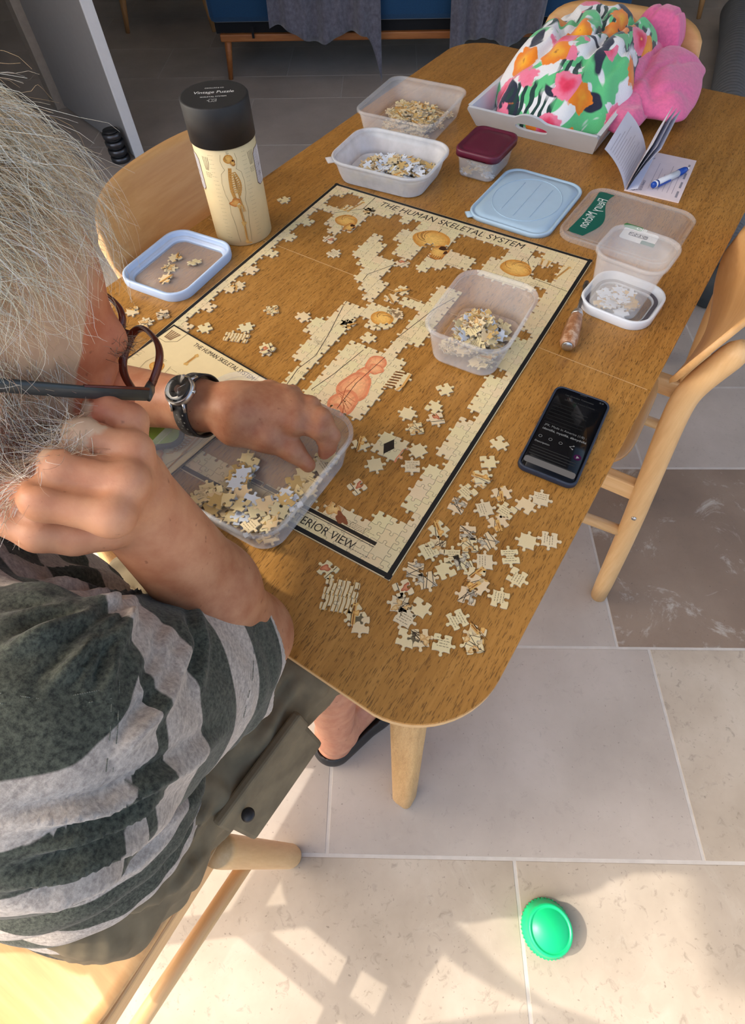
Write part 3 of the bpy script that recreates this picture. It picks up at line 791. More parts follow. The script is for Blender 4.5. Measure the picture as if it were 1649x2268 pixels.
while cells:
    st = [cells.pop()]; comp = [st[0]]
    while st:
        r, c = st.pop()
        for q in ((r + 1, c), (r - 1, c), (r, c + 1), (r, c - 1)):
            if q in cells: cells.remove(q); st.append(q); comp.append(q)
    comps.append(sorted(comp))
comps.sort(key=len, reverse=True)
ZTOP = ZT + 0.0003
n_single = 0
for k, comp in enumerate(comps):
    cx = sum((c + .5) * CW for r, c in comp) / len(comp); cy = sum(PH - (r + .5) * CH for r, c in comp) / len(comp)
    if k == 0: nm, lb, ct, g = 'jigsaw_puzzle', 'half-finished jigsaw of the human skeleton, its black-edged border laid out on the table', 'puzzle', None
    elif any(16 <= c <= 19 and 20 <= r <= 25 for r, c in comp): nm, lb, ct, g = 'puzzle_fragment', 'large assembled puzzle fragment with a pale red figure seen in profile', 'puzzle fragment', 'joined puzzle fragments inside the border'
    elif any(c in (10, 11, 12) and 15 <= r <= 21 for r, c in comp): nm, lb, ct, g = 'puzzle_fragment', 'long cream puzzle strip with a thin black body outline, beside the muscle figure', 'puzzle fragment', 'joined puzzle fragments inside the border'
    elif any(c in (17, 18) and 10 <= r <= 19 for r, c in comp): nm, lb, ct, g = 'puzzle_fragment', 'narrow cream puzzle strip with small type beside the clear box', 'puzzle fragment', 'joined puzzle fragments inside the border'
    elif any(r in (27, 28) for r, c in comp): nm, lb, ct, g = 'puzzle_fragment', 'small puzzle fragment printed with a black diamond', 'puzzle fragment', 'joined puzzle fragments inside the border'
    elif any(9 <= c <= 15 and 15 <= r <= 18 for r, c in comp): nm, lb, ct, g = 'puzzle_fragment', 'small puzzle fragment with an orange skull top', 'puzzle fragment', 'joined puzzle fragments inside the border'
    else: nm, lb, ct, g = 'puzzle_fragment', 'few joined cream puzzle pieces lying inside the puzzle border', 'puzzle fragment', 'joined puzzle fragments inside the border'
    t = thing(nm, lb, ct, (cx, cy, ZTOP), 0.0, g)
    for r, c in comp: make_piece(r, c, t, cx, cy)

# ---- loose pieces: a dozen cut shapes, each in several prints, shared by all copies
WHITEBACK = srgb(214, 222, 234); TAN = srgb(204, 172, 112)
def loose_mesh(seed, kind):
    rr = random.Random(seed); E_ = lambda: (rr.choice((-1, 1)), rr.uniform(-.06, .06))
    poly = outline(E_(), E_(), E_(), E_()); A = Art(); w, h = CW, CH
    if kind == 'line':
        for i in range(rr.randint(3, 5)): A.note((.002, h * (.2 + .16 * i)), w * .8, 1, srgb(96, 84, 64), seed * 7 + i)
    elif kind == 'bone':
        A.bone((w * rr.uniform(-.1, .3), -h * .1), (w * rr.uniform(.6, 1.1), h * 1.1), .0048); A.line([(0, h * .2), (w * .6, h)], .0008, INKC, .003)
        A.blob((w * rr.random(), h * rr.random()), .004, .003, srgb(206, 148, 72), 0, 3, .2, seed, srgb(232, 190, 116))
    elif kind == 'dark':
        for i in range(5): A.line([(w * rr.uniform(-.1, 1.1), h * rr.uniform(-.1, 1.1)) for _ in range(3)], .0006, srgb(64, 50, 36), .003)
        for i in range(3): A.blob((w * rr.random(), h * rr.random()), .0042, .003, srgb(196, 150, 90), rr.random() * 3, 3, .2, seed + i, srgb(226, 196, 140))
    elif kind == 'grey':
        for i in range(4): A.blob((w * rr.random(), h * rr.random()), .005, .003, srgb(150, 138, 120), rr.random() * 3, 3, .2, seed + i, srgb(206, 196, 170)); A.line([(w * rr.random(), 0), (w * rr.random(), h)], .0008, srgb(60, 50, 40), .003)
    elif kind == 'red':
        A.blob((w * .3, h * .5), .006, .004, srgb(170, 90, 60), .5, 4, .2, seed, srgb(214, 140, 100)); A.line([(w * .7, 0), (w * .8, h)], .0009, INKC, .003)
    tr = []
    for vs, col, el in A.t:
        q = (sum(p[0] for p in vs) / len(vs), sum(p[1] for p in vs) / len(vs))
        if inside(q, poly): tr.append(([(p[0], p[1]) for p in vs], col, el))
    top = {'white': WHITEBACK, 'tan': TAN}.get(kind, tuple(v * rr.uniform(.94, 1.03) for v in CREAM))
    b = piece_mb(poly, top, tr); b.v = [(x - w / 2, y - h / 2, z) for x, y, z in b.v]
    me = b.mesh('puzzle_piece'); me.materials.append(INK); return me
KINDS = ['line', 'bone', 'dark', 'grey', 'plain', 'red', 'white', 'tan']
LM = {k: [loose_mesh(100 * i + j, k) for j in range(5)] for i, k in enumerate(KINDS)}
plr = random.Random(5)
def loose(x, y, z, kind, label, group, rz=None, tilt=0.0):
    o = link('puzzle_piece', plr.choice(LM[kind])); o.location = (x, y, z)
    o.rotation_euler = (plr.uniform(-tilt, tilt), plr.uniform(-tilt, tilt), plr.uniform(0, 6.28) if rz is None else rz)
    return tag(o, label, 'puzzle piece', group)
# camera used only to turn measured picture positions into places on the table top
_Rm = camera.matrix_world.to_3x3(); _f = 1200.0
def at(px, py, z=ZT):
    d = _Rm @ Vector(((px - 824.5) / _f, -(py - 1134) / _f, -1)); t = (z - CAM_POS.z) / d.z
    return CAM_POS + d * t
G1 = 'loose puzzle pieces sorted on the bare table top'
KINDTXT = {'line': 'tiny-type puzzle piece', 'bone': 'bone-print puzzle piece', 'dark': 'dark-lined puzzle piece', 'grey': 'grey-shaded puzzle piece', 'plain': 'plain cream puzzle piece', 'red': 'red-patched puzzle piece'}
MARKS = [((.632, .306), 'beside the phone'), ((.645, .16), 'near the long table edge below the phone'), ((.552, .125), 'in the sorted heap beside the black puzzle border'), ((.60, .05), 'in the sorted heap towards the table corner'), ((.535, -.01), 'by the black corner of the puzzle'), ((.60, -.06), 'at the rounded table corner'),
         ((.44, -.03), 'in front of the words at the puzzle edge'), ((.47, .23), 'between the clear tub and the diamond fragment'), ((.435, .165), 'around the diamond fragment'), ((.40, .11), 'beside the rim of the large box'), ((.35, .33), 'above the muscle figure fragment'), ((.29, .42), 'between the two outline strips'),
         ((.15, .28), 'alone on the wood inside the puzzle border'), ((.12, .57), 'under the small skull inside the border'), ((-.06, .60), 'outside the border behind the tube'), ((-.02, .21), 'between the leaflet and the blue frame lid'), ((.30, .50), 'on the table seam inside the border'), ((.08, .35), 'against the left border strip')]
def lab(x, y, k):
    m = min(MARKS, key=lambda q: (q[0][0] - x) ** 2 + (q[0][1] - y) ** 2)
    return 'loose ' + KINDTXT[k] + ' ' + m[1]
D_L = """400,80,red 1050,110,line 1130,40,bone 990,190,grey 1150,210,line 1250,120,bone 1280,220,line 1390,190,plain 1480,150,line 880,330,bone
1230,290,bone 1050,350,grey 1060,420,dark 1170,400,grey 870,430,dark 820,460,line 960,490,line 1020,520,grey 1150,520,line 1400,400,plain 1530,390,line 1300,490,line
920,570,plain 740,570,grey 810,630,grey 1100,600,bone 1340,610,line 670,680,red 1050,720,grey 1110,660,bone 1240,740,line 650,770,dark 680,850,line 770,790,plain 990,860,line
690,970,plain 770,970,dark 900,1000,line 1100,950,bone 1080,1010,dark 230,570,red 390,830,bone 420,890,plain"""
pts_ = []
for q in D_L.split():
    x, y, k = q.split(','); pts_.append((640 + float(x) / 2.66, 1050 + float(y) / 2.66, k))
C_L = "1295,440,plain 1220,560,plain 1240,640,red 1045,605,plain 1100,705,dark 1115,855,plain 1075,960,line 825,950,plain 730,810,bone 100,175,red 780,90,plain 870,8,plain"
for q in C_L.split():
    x, y, k = q.split(','); pts_.append((560 + float(x) / 3.054, 720 + float(y) / 3.054, k))
for q in "1105,983,plain 1080,1025,plain 1065,1060,bone 628,445,plain 603,688,dark 671,704,plain 455,728,plain 545,727,plain 527,635,bone 361,699,grey 323,717,dark 294,691,bone 730,532,red 739,563,line 817,470,dark 891,584,red 889,645,bone 867,663,bone 874,696,plain 770,720,bone 592,776,red".split():
    x, y, k = q.split(','); pts_.append((float(x), float(y), k))
placed = []
for x, y, k in pts_:
    p = at(x, y); lvl = sum(1 for q in placed if (q - p).length < 0.013); placed.append(p)
    o_ = loose(p.x, p.y, ZTOP + lvl * 0.0024, k, lab(p.x, p.y, k), G1, tilt=0.0 if not lvl else .03)
# two small joined groups
for (x, y, n, lb) in ((300, 720, 4, 'four joined puzzle pieces showing finger bones, on the bare table near the elbow'), (-1, -1, 2, 'two joined puzzle pieces with a dark red corner, lying inside the puzzle border')):
    p = at(640 + x / 2.66, 1050 + y / 2.66) if x > 0 else at(524, 749)
    t = thing('puzzle_fragment', lb, 'puzzle fragment', (p.x, p.y, ZTOP), .35, 'joined puzzle fragments outside the border')
    for i in range(n):
        rr = random.Random(900 + i); A = Art()
        for q in range(4): A.line([(.002 + q * .005, -.002), (.004 + q * .005, CH * .6), (.003 + q * .005, CH + .003)], .0016, srgb(206, 160, 90), .004); A.line([(.003 + q * .005, 0), (.004 + q * .005, CH)], .0006, srgb(66, 46, 28), .004)
        ix, iy = i % 2, i // 2; sgn = {(0, 'r'): 1}
        poly = outline((1, .02) if iy == 0 else (1, 0), (1, 0), (1, 0) if iy == 0 else (-1, .03), (-1, .01) if ix == 0 else (1, 0))
        tr = [([(a[0], a[1]) for a in vs], col, el) for vs, col, el in A.t if inside((sum(a[0] for a in vs) / len(vs), sum(a[1] for a in vs) / len(vs)), poly)]
        o = piece_mb(poly, CREAM, tr).build('puzzle_piece', INK, t); o.location = ((ix - 1) * CW, (iy - (.5 if n == 2 else 1)) * CH, 0)
# ------------------------------------------------------------------ plastic boxes and lids
CLEAR = plastic('clear_plastic', (0.88, 0.88, 0.89), 0.20, 0.2)
MILK = plastic('milky_plastic', (0.84, 0.86, 0.90), 0.5, 0.35)
BASEP = plastic('clear_plastic_base', (0.86, 0.86, 0.88), 0.16, 0.2)
def open_box(name, label, c, rot, w, d, h, taper, r, mat, rim=0.004, tab=False, th=0.0014, zb=ZTOP, base=True):
    """open tub: floor, sloping wall, outward rim"""
    t = thing(name, label, 'box', (c[0], c[1], zb), rot)
    wb, db, rb = w - 2 * taper, d - 2 * taper, max(.004, r - taper * .6)
    f = lambda q: (wb + (w - wb) * q, db + (d - db) * q, rb + (r - rb) * q)
    o = []
    for q, z in ((0.0, .004), (.3, h * .3), (.65, h * .65), (.97, h - .006)): a = f(q); o.append((a[0], a[1], a[2], z))
    inn = [(a[0] - 2 * th, a[1] - 2 * th, max(.003, a[2] - th), z) for a in [(x[0], x[1], x[2]) for x in o] for z in [0]]
    inn = [(x[0] - 2 * th, x[1] - 2 * th, max(.003, x[2] - th), x[3]) for x in o]
    MB().loft(rings_rr(o + inn[::-1] + [(o[0][0], o[0][1], o[0][2], .004)], 7), False, False).build('wall', mat, t)
    b0 = o[0]
    MB().loft(rings_rr([(b0[0] - .010, b0[1] - .010, max(.003, b0[2] - .004), .0004), (b0[0] - .002, b0[1] - .002, b0[2], .0014), (b0[0], b0[1], b0[2], .004), (b0[0] - 2 * th, b0[1] - 2 * th, max(.003, b0[2] - th), .004), (b0[0] - .008, b0[1] - .008, max(.003, b0[2] - .004), .0022)], 7)).build('bottom', BASEP if mat is CLEAR else mat, t)
    MB().loft(rings_rr([(w - .002, d - .002, r, h - .006), (w + 2 * rim, d + 2 * rim, r + rim, h - .0055), (w + 2 * rim, d + 2 * rim, r + rim, h - .0015), (w + 2 * rim - .002, d + 2 * rim - .002, r + rim - .001, h), (w - .001, d - .001, r, h), (w - .004, d - .004, r - .001, h - .003), (w - .004, d - .004, r - .001, h - .006)], 7), False, False).build('rim', mat, t)
    if tab:
        MB().tube([(-w / 2 + r * .34, -d / 2 + r * .34, h - .003), (-w / 2 + r * .20 - .007, -d / 2 + r * .20 - .007, h - .003)], .012, 14, flat=(.2, 1), ref=(0, 0, 1)).build('lift_tab', mat, t)
    return t
def fill(box, w, d, z0, n_ind, n_stuff, kinds, label, group, prefix, hmax, mound=(0, 0), tilt=.35, keep=None, zb=ZTOP):
    """a heap of pieces: the uppermost ones single objects, those below and around them one loose mass"""
    rr = random.Random(hash(prefix) % 1000 if False else sum(map(ord, prefix))); ca, sa = math.cos(box.rotation_euler.z), math.sin(box.rotation_euler.z)
    hgrid = {}
    pts = []
    tries = 0
    while len(pts) < n_ind + n_stuff and tries < 20000:
        tries += 1
        x, y = rr.uniform(-w / 2, w / 2), rr.uniform(-d / 2, d / 2)
        if keep and not keep(x / w * 2, y / d * 2): continue
        key = (round(x / .012), round(y / .012)); hh = hgrid.get(key, 0)
        mx = hmax * max(.12, 1 - .9 * (((x - mound[0]) / w * 1.7) ** 2 + ((y - mound[1]) / d * 1.7) ** 2))
        if hh * .0021 > mx: continue
        for dx in (-1, 0, 1):
            for dy in (-1, 0, 1):
                q = (key[0] + dx, key[1] + dy); hgrid[q] = max(hgrid.get(q, 0), hh + (1 if dx == dy == 0 else .6))
        pts.append((x, y, z0 + hh * .0021))
    pts.sort(key=lambda p: p[2])
    low, top = pts[:-n_ind] if n_ind else pts, pts[-n_ind:] if n_ind else []
    if low:
        b = MB()
        for x, y, z in low:
            kd = rr.choice(kinds); me = rr.choice(LM[kd]); M = Matrix.Translation((x, y, z + .001)) @ Matrix.Rotation(rr.uniform(0, 6.28), 4, 'Z') @ Matrix.Rotation(rr.uniform(-tilt, tilt), 4, 'X') @ Matrix.Rotation(rr.uniform(-tilt, tilt), 4, 'Y')
            P = [M @ v.co for v in me.vertices]; n = len(b.v)
            cols = np.empty(len(me.vertices) * 4, np.float32); me.color_attributes['Col'].data.foreach_get('color', cols); cols = cols.reshape(-1, 4)
            b.v += [tuple(p) for p in P]; b.c += [tuple(c[:3]) for c in cols]
            for p in me.polygons: b.f.append(tuple(i + n for i in p.vertices)); b.mi.append(0); b.sm.append(False)
        o = b.build('puzzle_piece_heap', INK); o.location = box.location; o.rotation_euler = box.rotation_euler
        tag(o, f'mass of puzzle pieces under the topmost ones in the {prefix}', 'puzzle pieces'); o['kind'] = 'stuff'
    for x, y, z in top:
        kd = rr.choice(kinds)
        loose(box.location.x + ca * x - sa * y, box.location.y + sa * x + ca * y, zb + z + .0015, kd, label.replace('@', {'white': 'blue-white upside-down', 'tan': 'tan', 'plain': 'cream'}.get(kd, 'printed')), group, tilt=tilt)

b1 = open_box('storage_box', 'square clear box full of tan pieces behind the other boxes', (0.010, 1.010), .06, .182, .200, .050, .010, .026, CLEAR)
fill(b1, .132, .150, .003, 28, 190, ['bone', 'dark', 'tan', 'bone', 'line'], '@ puzzle piece in the square clear box behind the milky one', 'pieces in the far clear box', 'far square clear box', .020, tilt=.3, keep=lambda x, y: x + .35 * y > -.8)
b2 = open_box('storage_box', 'milky white box with a lift tab and white-backed pieces, beside the puzzle corner', (0.080, 0.792), .07, .205, .158, .045, .012, .040, MILK, tab=True)
fill(b2, .152, .104, .003, 48, 90, ['bone', 'white', 'tan', 'dark', 'plain', 'white'], '@ puzzle piece in the milky white box', 'pieces in the milky box', 'milky white box', .022, (.02, 0), keep=lambda x, y: x > -.75)
b4 = open_box('storage_box', 'clear rectangular tub of mixed pieces standing on the puzzle', (0.449, 0.420), .03, .122, .160, .062, .010, .030, CLEAR, zb=ZTOP + PT)
fill(b4, .072, .104, .003, 62, 90, ['bone', 'white', 'plain', 'dark', 'tan', 'line'], '@ puzzle piece in the clear tub on the puzzle', 'pieces in the tub standing on the puzzle', 'clear tub on the puzzle', .032, (0, -.01), tilt=.6, zb=ZTOP + PT)
b6 = open_box('storage_box', 'large clear box the person reaches into with the left hand', (0.308, 0.044), .0, .205, .200, .060, .010, .036, CLEAR, zb=ZTOP + PT)
fill(b6, .156, .150, .003, 58, 22, ['plain', 'plain', 'tan', 'line', 'white', 'plain'], '@ puzzle piece in the large box under the reaching hand', 'pieces in the large box under the hand', 'large box under the hand', .016, (.04, -.06), tilt=.3, zb=ZTOP + PT, keep=lambda x, y: (x > .72 or y < -.55 + .25 * x or (-.35 < x + .3 * y < -.10 and -.6 < y < .15)) and x > -.5)
# burgundy-lidded tub
b3 = open_box('storage_box', 'small clear tub with a burgundy lid, holding pieces', (0.236, 0.908), .0, .086, .110, .044, .006, .018, CLEAR)
BURG = plain('burgundy_plastic', srgb(92, 20, 48), 0.35, var=.05)
LW, LD = .094, .118
MB().loft(rings_rr([(LW, LD, .020, .040), (LW, LD, .020, .050), (LW - .003, LD - .003, .019, .0525), (LW - .010, LD - .010, .018, .0525), (LW - .014, LD - .014, .017, .0500), (LW - .022, LD - .022, .02, .0500), (LW - .026, LD - .026, .02, .0515), (LW - .05, LD - .05, .016, .052)], 7)).build('lid', BURG, b3)
fill(b3, .048, .072, .003, 6, 40, ['tan', 'tan', 'bone', 'white'], '@ puzzle piece in the burgundy-lidded tub', 'pieces in the burgundy-lidded tub', 'burgundy-lidded tub', .018)
# tall clear cup standing in an upturned white lid
WHITEP = plain('white_plastic', (0.74, 0.77, 0.82), 0.35, var=.02)
ring = thing('white_lid', 'white frame lid with a clear window, under the tall clear cup', 'lid', (0.612, 0.622, ZTOP), -.10)
RW, RD = .116, .112
MB().loft(rings_rr([(RW, RD, .034, 0), (RW + .002, RD + .002, .035, .002), (RW + .002, RD + .002, .035, .0135), (RW, RD, .034, .015), (RW - .006, RD - .006, .031, .015), (RW - .008, RD - .008, .030, .013), (RW - .012, RD - .012, .028, .004), (RW - .030, RD - .030, .022, .003), (RW - .030, RD - .030, .022, 0)], 8), False, False).build('frame', WHITEP, ring)
MB().loft(rings_rr([(RW - .014, RD - .014, .028, .0042), (RW - .018, RD - .018, .027, .0062), (RW - .024, RD - .024, .025, .0062), (RW - .026, RD - .026, .024, .0042)], 8), False, False).build('gasket', plain('gasket_grey', (0.10, 0.09, 0.11), .5), ring)
MB().loft(rings_rr([(RW - .030, RD - .030, .022, .0012), (RW - .030, RD - .030, .022, .0026)], 8)).build('window', BASEP, ring)
b5 = open_box('storage_cup', 'tall clear cup with a few white pieces, standing in a white lid', (0.606, 0.608), -.10, .102, .096, .096, .013, .026, CLEAR, rim=.003, zb=ZTOP + .0065)
b5['category'] = 'cup'
fill(b5, .052, .048, .003, 14, 8, ['white', 'white', 'tan', 'white'], '@ puzzle piece in the tall clear cup', 'pieces in the tall cup', 'tall clear cup', .012, tilt=.25, zb=ZTOP + .0065)
# pale blue lid lying flat
BLUEP = plain('pale_blue_plastic', srgb(172, 200, 222), 0.4, var=.02)
bl = thing('plastic_lid', 'pale blue plastic lid lying flat in front of the burgundy tub', 'lid', (0.363, 0.828, ZTOP), -.03)
BW, BD = .163, .206
MB().loft(rings_rr([(BW, BD, .034, 0), (BW + .001, BD + .001, .034, .006), (BW - .001, BD - .001, .033, .008), (BW - .008, BD - .008, .030, .008), (BW - .010, BD - .010, .029, .0055), (BW - .016, BD - .016, .027, .0055), (BW - .018, BD - .018, .026, .0075), (BW - .04, BD - .04, .024, .008)], 8)).build('plate', BLUEP, bl)
for yo in (-.032, 0.0, .032):
    L = .5 * math.sqrt(max(0, 1 - (yo / .062) ** 2)) * .13
    MB().box((yo * .9, 0, .0083), (.0016, 2 * L, .0010)).build('rib', BLUEP, bl, bevel=.0003)
q = [(.064 * math.cos(a), .078 * math.sin(a), .0083) for a in (2 * math.pi * k / 48 for k in range(49))]
MB().tube(q, .0006, 6, cap=False).build('oval_ridge', BLUEP, bl)
MB().tube([(-BW / 2 + .014, -BD / 2 + .014, .004), (-BW / 2 + .003, -BD / 2 + .003, .004)], .010, 12, flat=(.25, 1), ref=(0, 0, 1)).build('lift_tab', BLUEP, bl)
# clear lid with a green printed label
cl = thing('clear_lid', 'clear plastic lid with a green label band, leaning on the cheque book', 'lid', (0.556, 0.840, ZTOP), -.05)
KW, KD = .204, .196
MB().loft(rings_rr([(KW, KD, .034, 0), (KW + .001, KD + .001, .034, .007), (KW - .003, KD - .003, .033, .009), (KW - .008, KD - .008, .031, .009), (KW - .011, KD - .011, .030, .005), (KW - .017, KD - .017, .028, .005), (KW - .020, KD - .020, .027, .008), (KW - .026, KD - .026, .026, .008)], 8), False, False).build('rim', CLEAR, cl)
MB().loft(rings_rr([(KW - .026, KD - .026, .026, .0066), (KW - .026, KD - .026, .026, .0078)], 8)).build('pane', BASEP, cl)
la = MB(); GRN = srgb(8, 92, 78); zl = .0080
band = []
for k in range(21):
    q = k / 20; y = -.080 + .160 * q; wob = .010 * math.sin(q * 2 * math.pi - .6)
    band.append(((-.086 + .004 * math.sin(q * 3), y), (-.050 + wob, y)))
la.add([(p[0], p[1], zl) for pr_ in band for p in pr_], [(2 * i, 2 * i + 1, 2 * i + 3, 2 * i + 2) for i in range(20)], GRN, 0, False)
tv, tt = fit_text('Fleury Michon', .110, .026); tv = np.stack([-(tv[:, 1] - .008), .055 - tv[:, 0]], 1)      # seen through the upturned lid: mirror writing
la.add([(-.068 + x, y, zl + .0002) for x, y in tv], tt, (.75, .80, .76), 0, False)
la.add([(x + .030, y - .030, zl) for x, y in rrect(.062, .040, .006, 4)], [tuple(range(20))], (.62, .62, .62), 0, False)
la.add([(x + .012, y - .006, zl + .0001) for x, y in rrect(.036, .014, .006, 4)], [tuple(range(20))], srgb(30, 120, 50), 0, False)
la.add([(x + .028, y - .028, zl + .0001) for x, y in rrect(.034, .012, .003, 4)], [tuple(range(20))], (.02, .02, .04), 0, False)
la.add([(x + .050, y - .044, zl + .0001) for x, y in rrect(.024, .012, .002, 4)], [tuple(range(20))], GRN, 0, False)
tv, tt = fit_text('BIO', .018, .011); la.add([(.030 - x + .006, y - .010, zl + .0003) for x, y in tv], tt, (.75, .85, .75), 0, False)
tv, tt = fit_text('-25%', .030, .012); la.add([(.043 - x, y - .032, zl + .0003) for x, y in tv], tt, (.8, .8, .8), 0, False)
la.build('printed_label', INK, cl)
# frame lid used as a tray for four pieces; its pale blue is painted-in skylight
tr7 = thing('tinted_frame_lid', 'frame lid with a pale blue skylight tint and a clear window, holding four pieces beside the tube', 'lid', (-0.088, 0.338, ZTOP), .06)
TW, TD = .138, .168; PB2 = plain('sky_tinted_plastic', srgb(186, 208, 240), 0.35, var=.02)
MB().loft(rings_rr([(TW, TD, .034, 0), (TW + .002, TD + .002, .035, .003), (TW + .002, TD + .002, .035, .013), (TW, TD, .034, .015), (TW - .008, TD - .008, .030, .015), (TW - .010, TD - .010, .029, .012), (TW - .012, TD - .012, .028, .005), (TW - .030, TD - .030, .02, .004), (TW - .030, TD - .030, .02, 0)], 8), False, False).build('frame', PB2, tr7)
MB().loft(rings_rr([(TW - .030, TD - .030, .02, .0015), (TW - .030, TD - .030, .02, .003)], 8)).build('window', BASEP, tr7)
MB().loft(rings_rr([(TW - .013, TD - .013, .028, .005), (TW - .016, TD - .016, .027, .0085), (TW - .022, TD - .022, .025, .0085), (TW - .025, TD - .025, .024, .005)], 8), False, False).build('gasket', CLEAR, tr7)
for x, y, k in ((389, 573, 'bone'), (431, 583, 'line'), (376, 596, 'dark'), (368, 619, 'bone')):
    p = at(x, y, ZTOP + .003); loose(p.x, p.y, ZTOP + .0034, k, 'tan bone-printed puzzle piece lying in the pale blue frame lid' if k != 'line' else 'cream puzzle piece with tiny type lying in the pale blue frame lid', 'pieces in the blue frame lid', tilt=.15)

# ------------------------------------------------------------------ cardboard tube of the puzzle
def tube_print():
    t = thing('puzzle_tube', 'tall cylindrical cardboard puzzle tube with a black lid and skeleton print', 'tube', (-0.061, 0.487, ZTOP))
    R, Hb, Ht = .0515, .160, .216
    MB().lathe([(R - .002, 0), (R, .001), (R, Hb + .02), (R - .003, Hb + .02)], 192).build('body', plain('tube_paper_cream', srgb(228, 206, 158), .55, var=.03), t)
    MB().lathe([(R + .0002, Hb), (R + .0016, Hb), (R + .0016, Ht - .0015), (R + .0004, Ht), (R - .002, Ht)], 64).build('lid', plain('lid_card_black', (0.016, 0.016, 0.017), .55, var=.1), t)
    face = math.atan2(CAM_POS.y - .487, CAM_POS.x + .061)          # direction in which the standing skeleton looks out
    S = Art()
    k = .36
    S.skeleton(0, .004, k * 1.05, False, 5, 1.5)
    S.skeleton(.100, .000, k * 1.0, True, 8, 1.4)
    S.skeleton(-.100, .000, k * 1.0, True, 9, 1.4)
    for x0 in (.040, -.040):
        for i in range(4): S.line([(x0 - .003 + i * .0016, .128), (x0 - .004 + i * .003, .138), (x0 - .005 + i * .0034, .148)], .0008, srgb(104, 84, 66), .004)
        S.note((x0 - .006, .124), .014, 4, GREYC, int(x0 * 1e4))
    n_skel = len(S.t)
    for sgn in (1, -1):      # white label panel with cut corners
        cx = .068 * sgn if sgn > 0 else -.078
        for rx, ry, col, dz in ((.0215, .0285, srgb(120, 96, 80), 0), (.0205, .0275, srgb(236, 238, 244), 1)):
            S.nx(); out = [(-rx + .006, -ry), (rx - .006, -ry), (rx, -ry + .006), (rx, ry - .006), (rx - .006, ry), (-rx + .006, ry), (-rx, ry - .006), (-rx, -ry + .006)]
            for j in range(24):
                x_a = -rx + 2 * rx * j / 24; x_b = -rx + 2 * rx * (j + 1) / 24
                yy = lambda x: ry - max(0, abs(x) - (rx - .006))
                S.t.append(([Vector((cx + x_a, .118 - yy(x_a))), Vector((cx + x_b, .118 - yy(x_b))), Vector((cx + x_b, .118 + yy(x_b))), Vector((cx + x_a, .118 + yy(x_a)))], col, S.e))
        S.text('Vintage', (cx - .016, .116), .030, .011, 0, INKC); S.text('Puzzle', (cx - .012, .103), .024, .011, 0, INKC)
    b = MB()
    for (vs, col, el), ly in zip(S.t, layers(S.t)):
        zz = R + .00012 + ly * 3e-5
        P = []
        for p in vs:
            a = face + p[0] / R; P.append((zz * math.cos(a), zz * math.sin(a), p[1]))
        if max(p[1] for p in vs) < Hb: b.add(P, [tuple(range(len(P)))], col, 0, False)
    o = b.build('printed_art', INK, t); o['kind'] = 'stuff'
    L = MB(); WH = (.72, .72, .70)
    rot = math.radians(36); ca, sa = math.cos(rot), math.sin(rot)
    def put(txt, y, w, s, sh=0.0):
        v, tr = fit_text(txt, w, s, 1.0, sh); L.add([(ca * (x - w / 2) - sa * (q + y), sa * (x - w / 2) + ca * (q + y), Ht + .0002) for x, q in v], tr, WH, 0, False)
    put('CAVALLINI & CO.', .0205, .030, .0052); put('Vintage Puzzle', .0030, .062, .0125, .12); put('SKELETAL SYSTEM', -.0110, .040, .0052)
    poly = outline((1, 0), (1, 0), (-1, 0), (1, 0), .011, .009); poly = poly + [poly[0]]
    L.strip([(ca * (x - .0055) - sa * (y - .027), sa * (x - .0055) + ca * (y - .027)) for x, y in poly], .0005, Ht + .0002, WH)
    L.strip([(ca * x - sa * -.002, sa * x + ca * -.002) for x in (-.012, .012)], .0003, Ht + .0002, srgb(120, 90, 80))
    L.build('lid_lettering', INK, t)
tube_print()

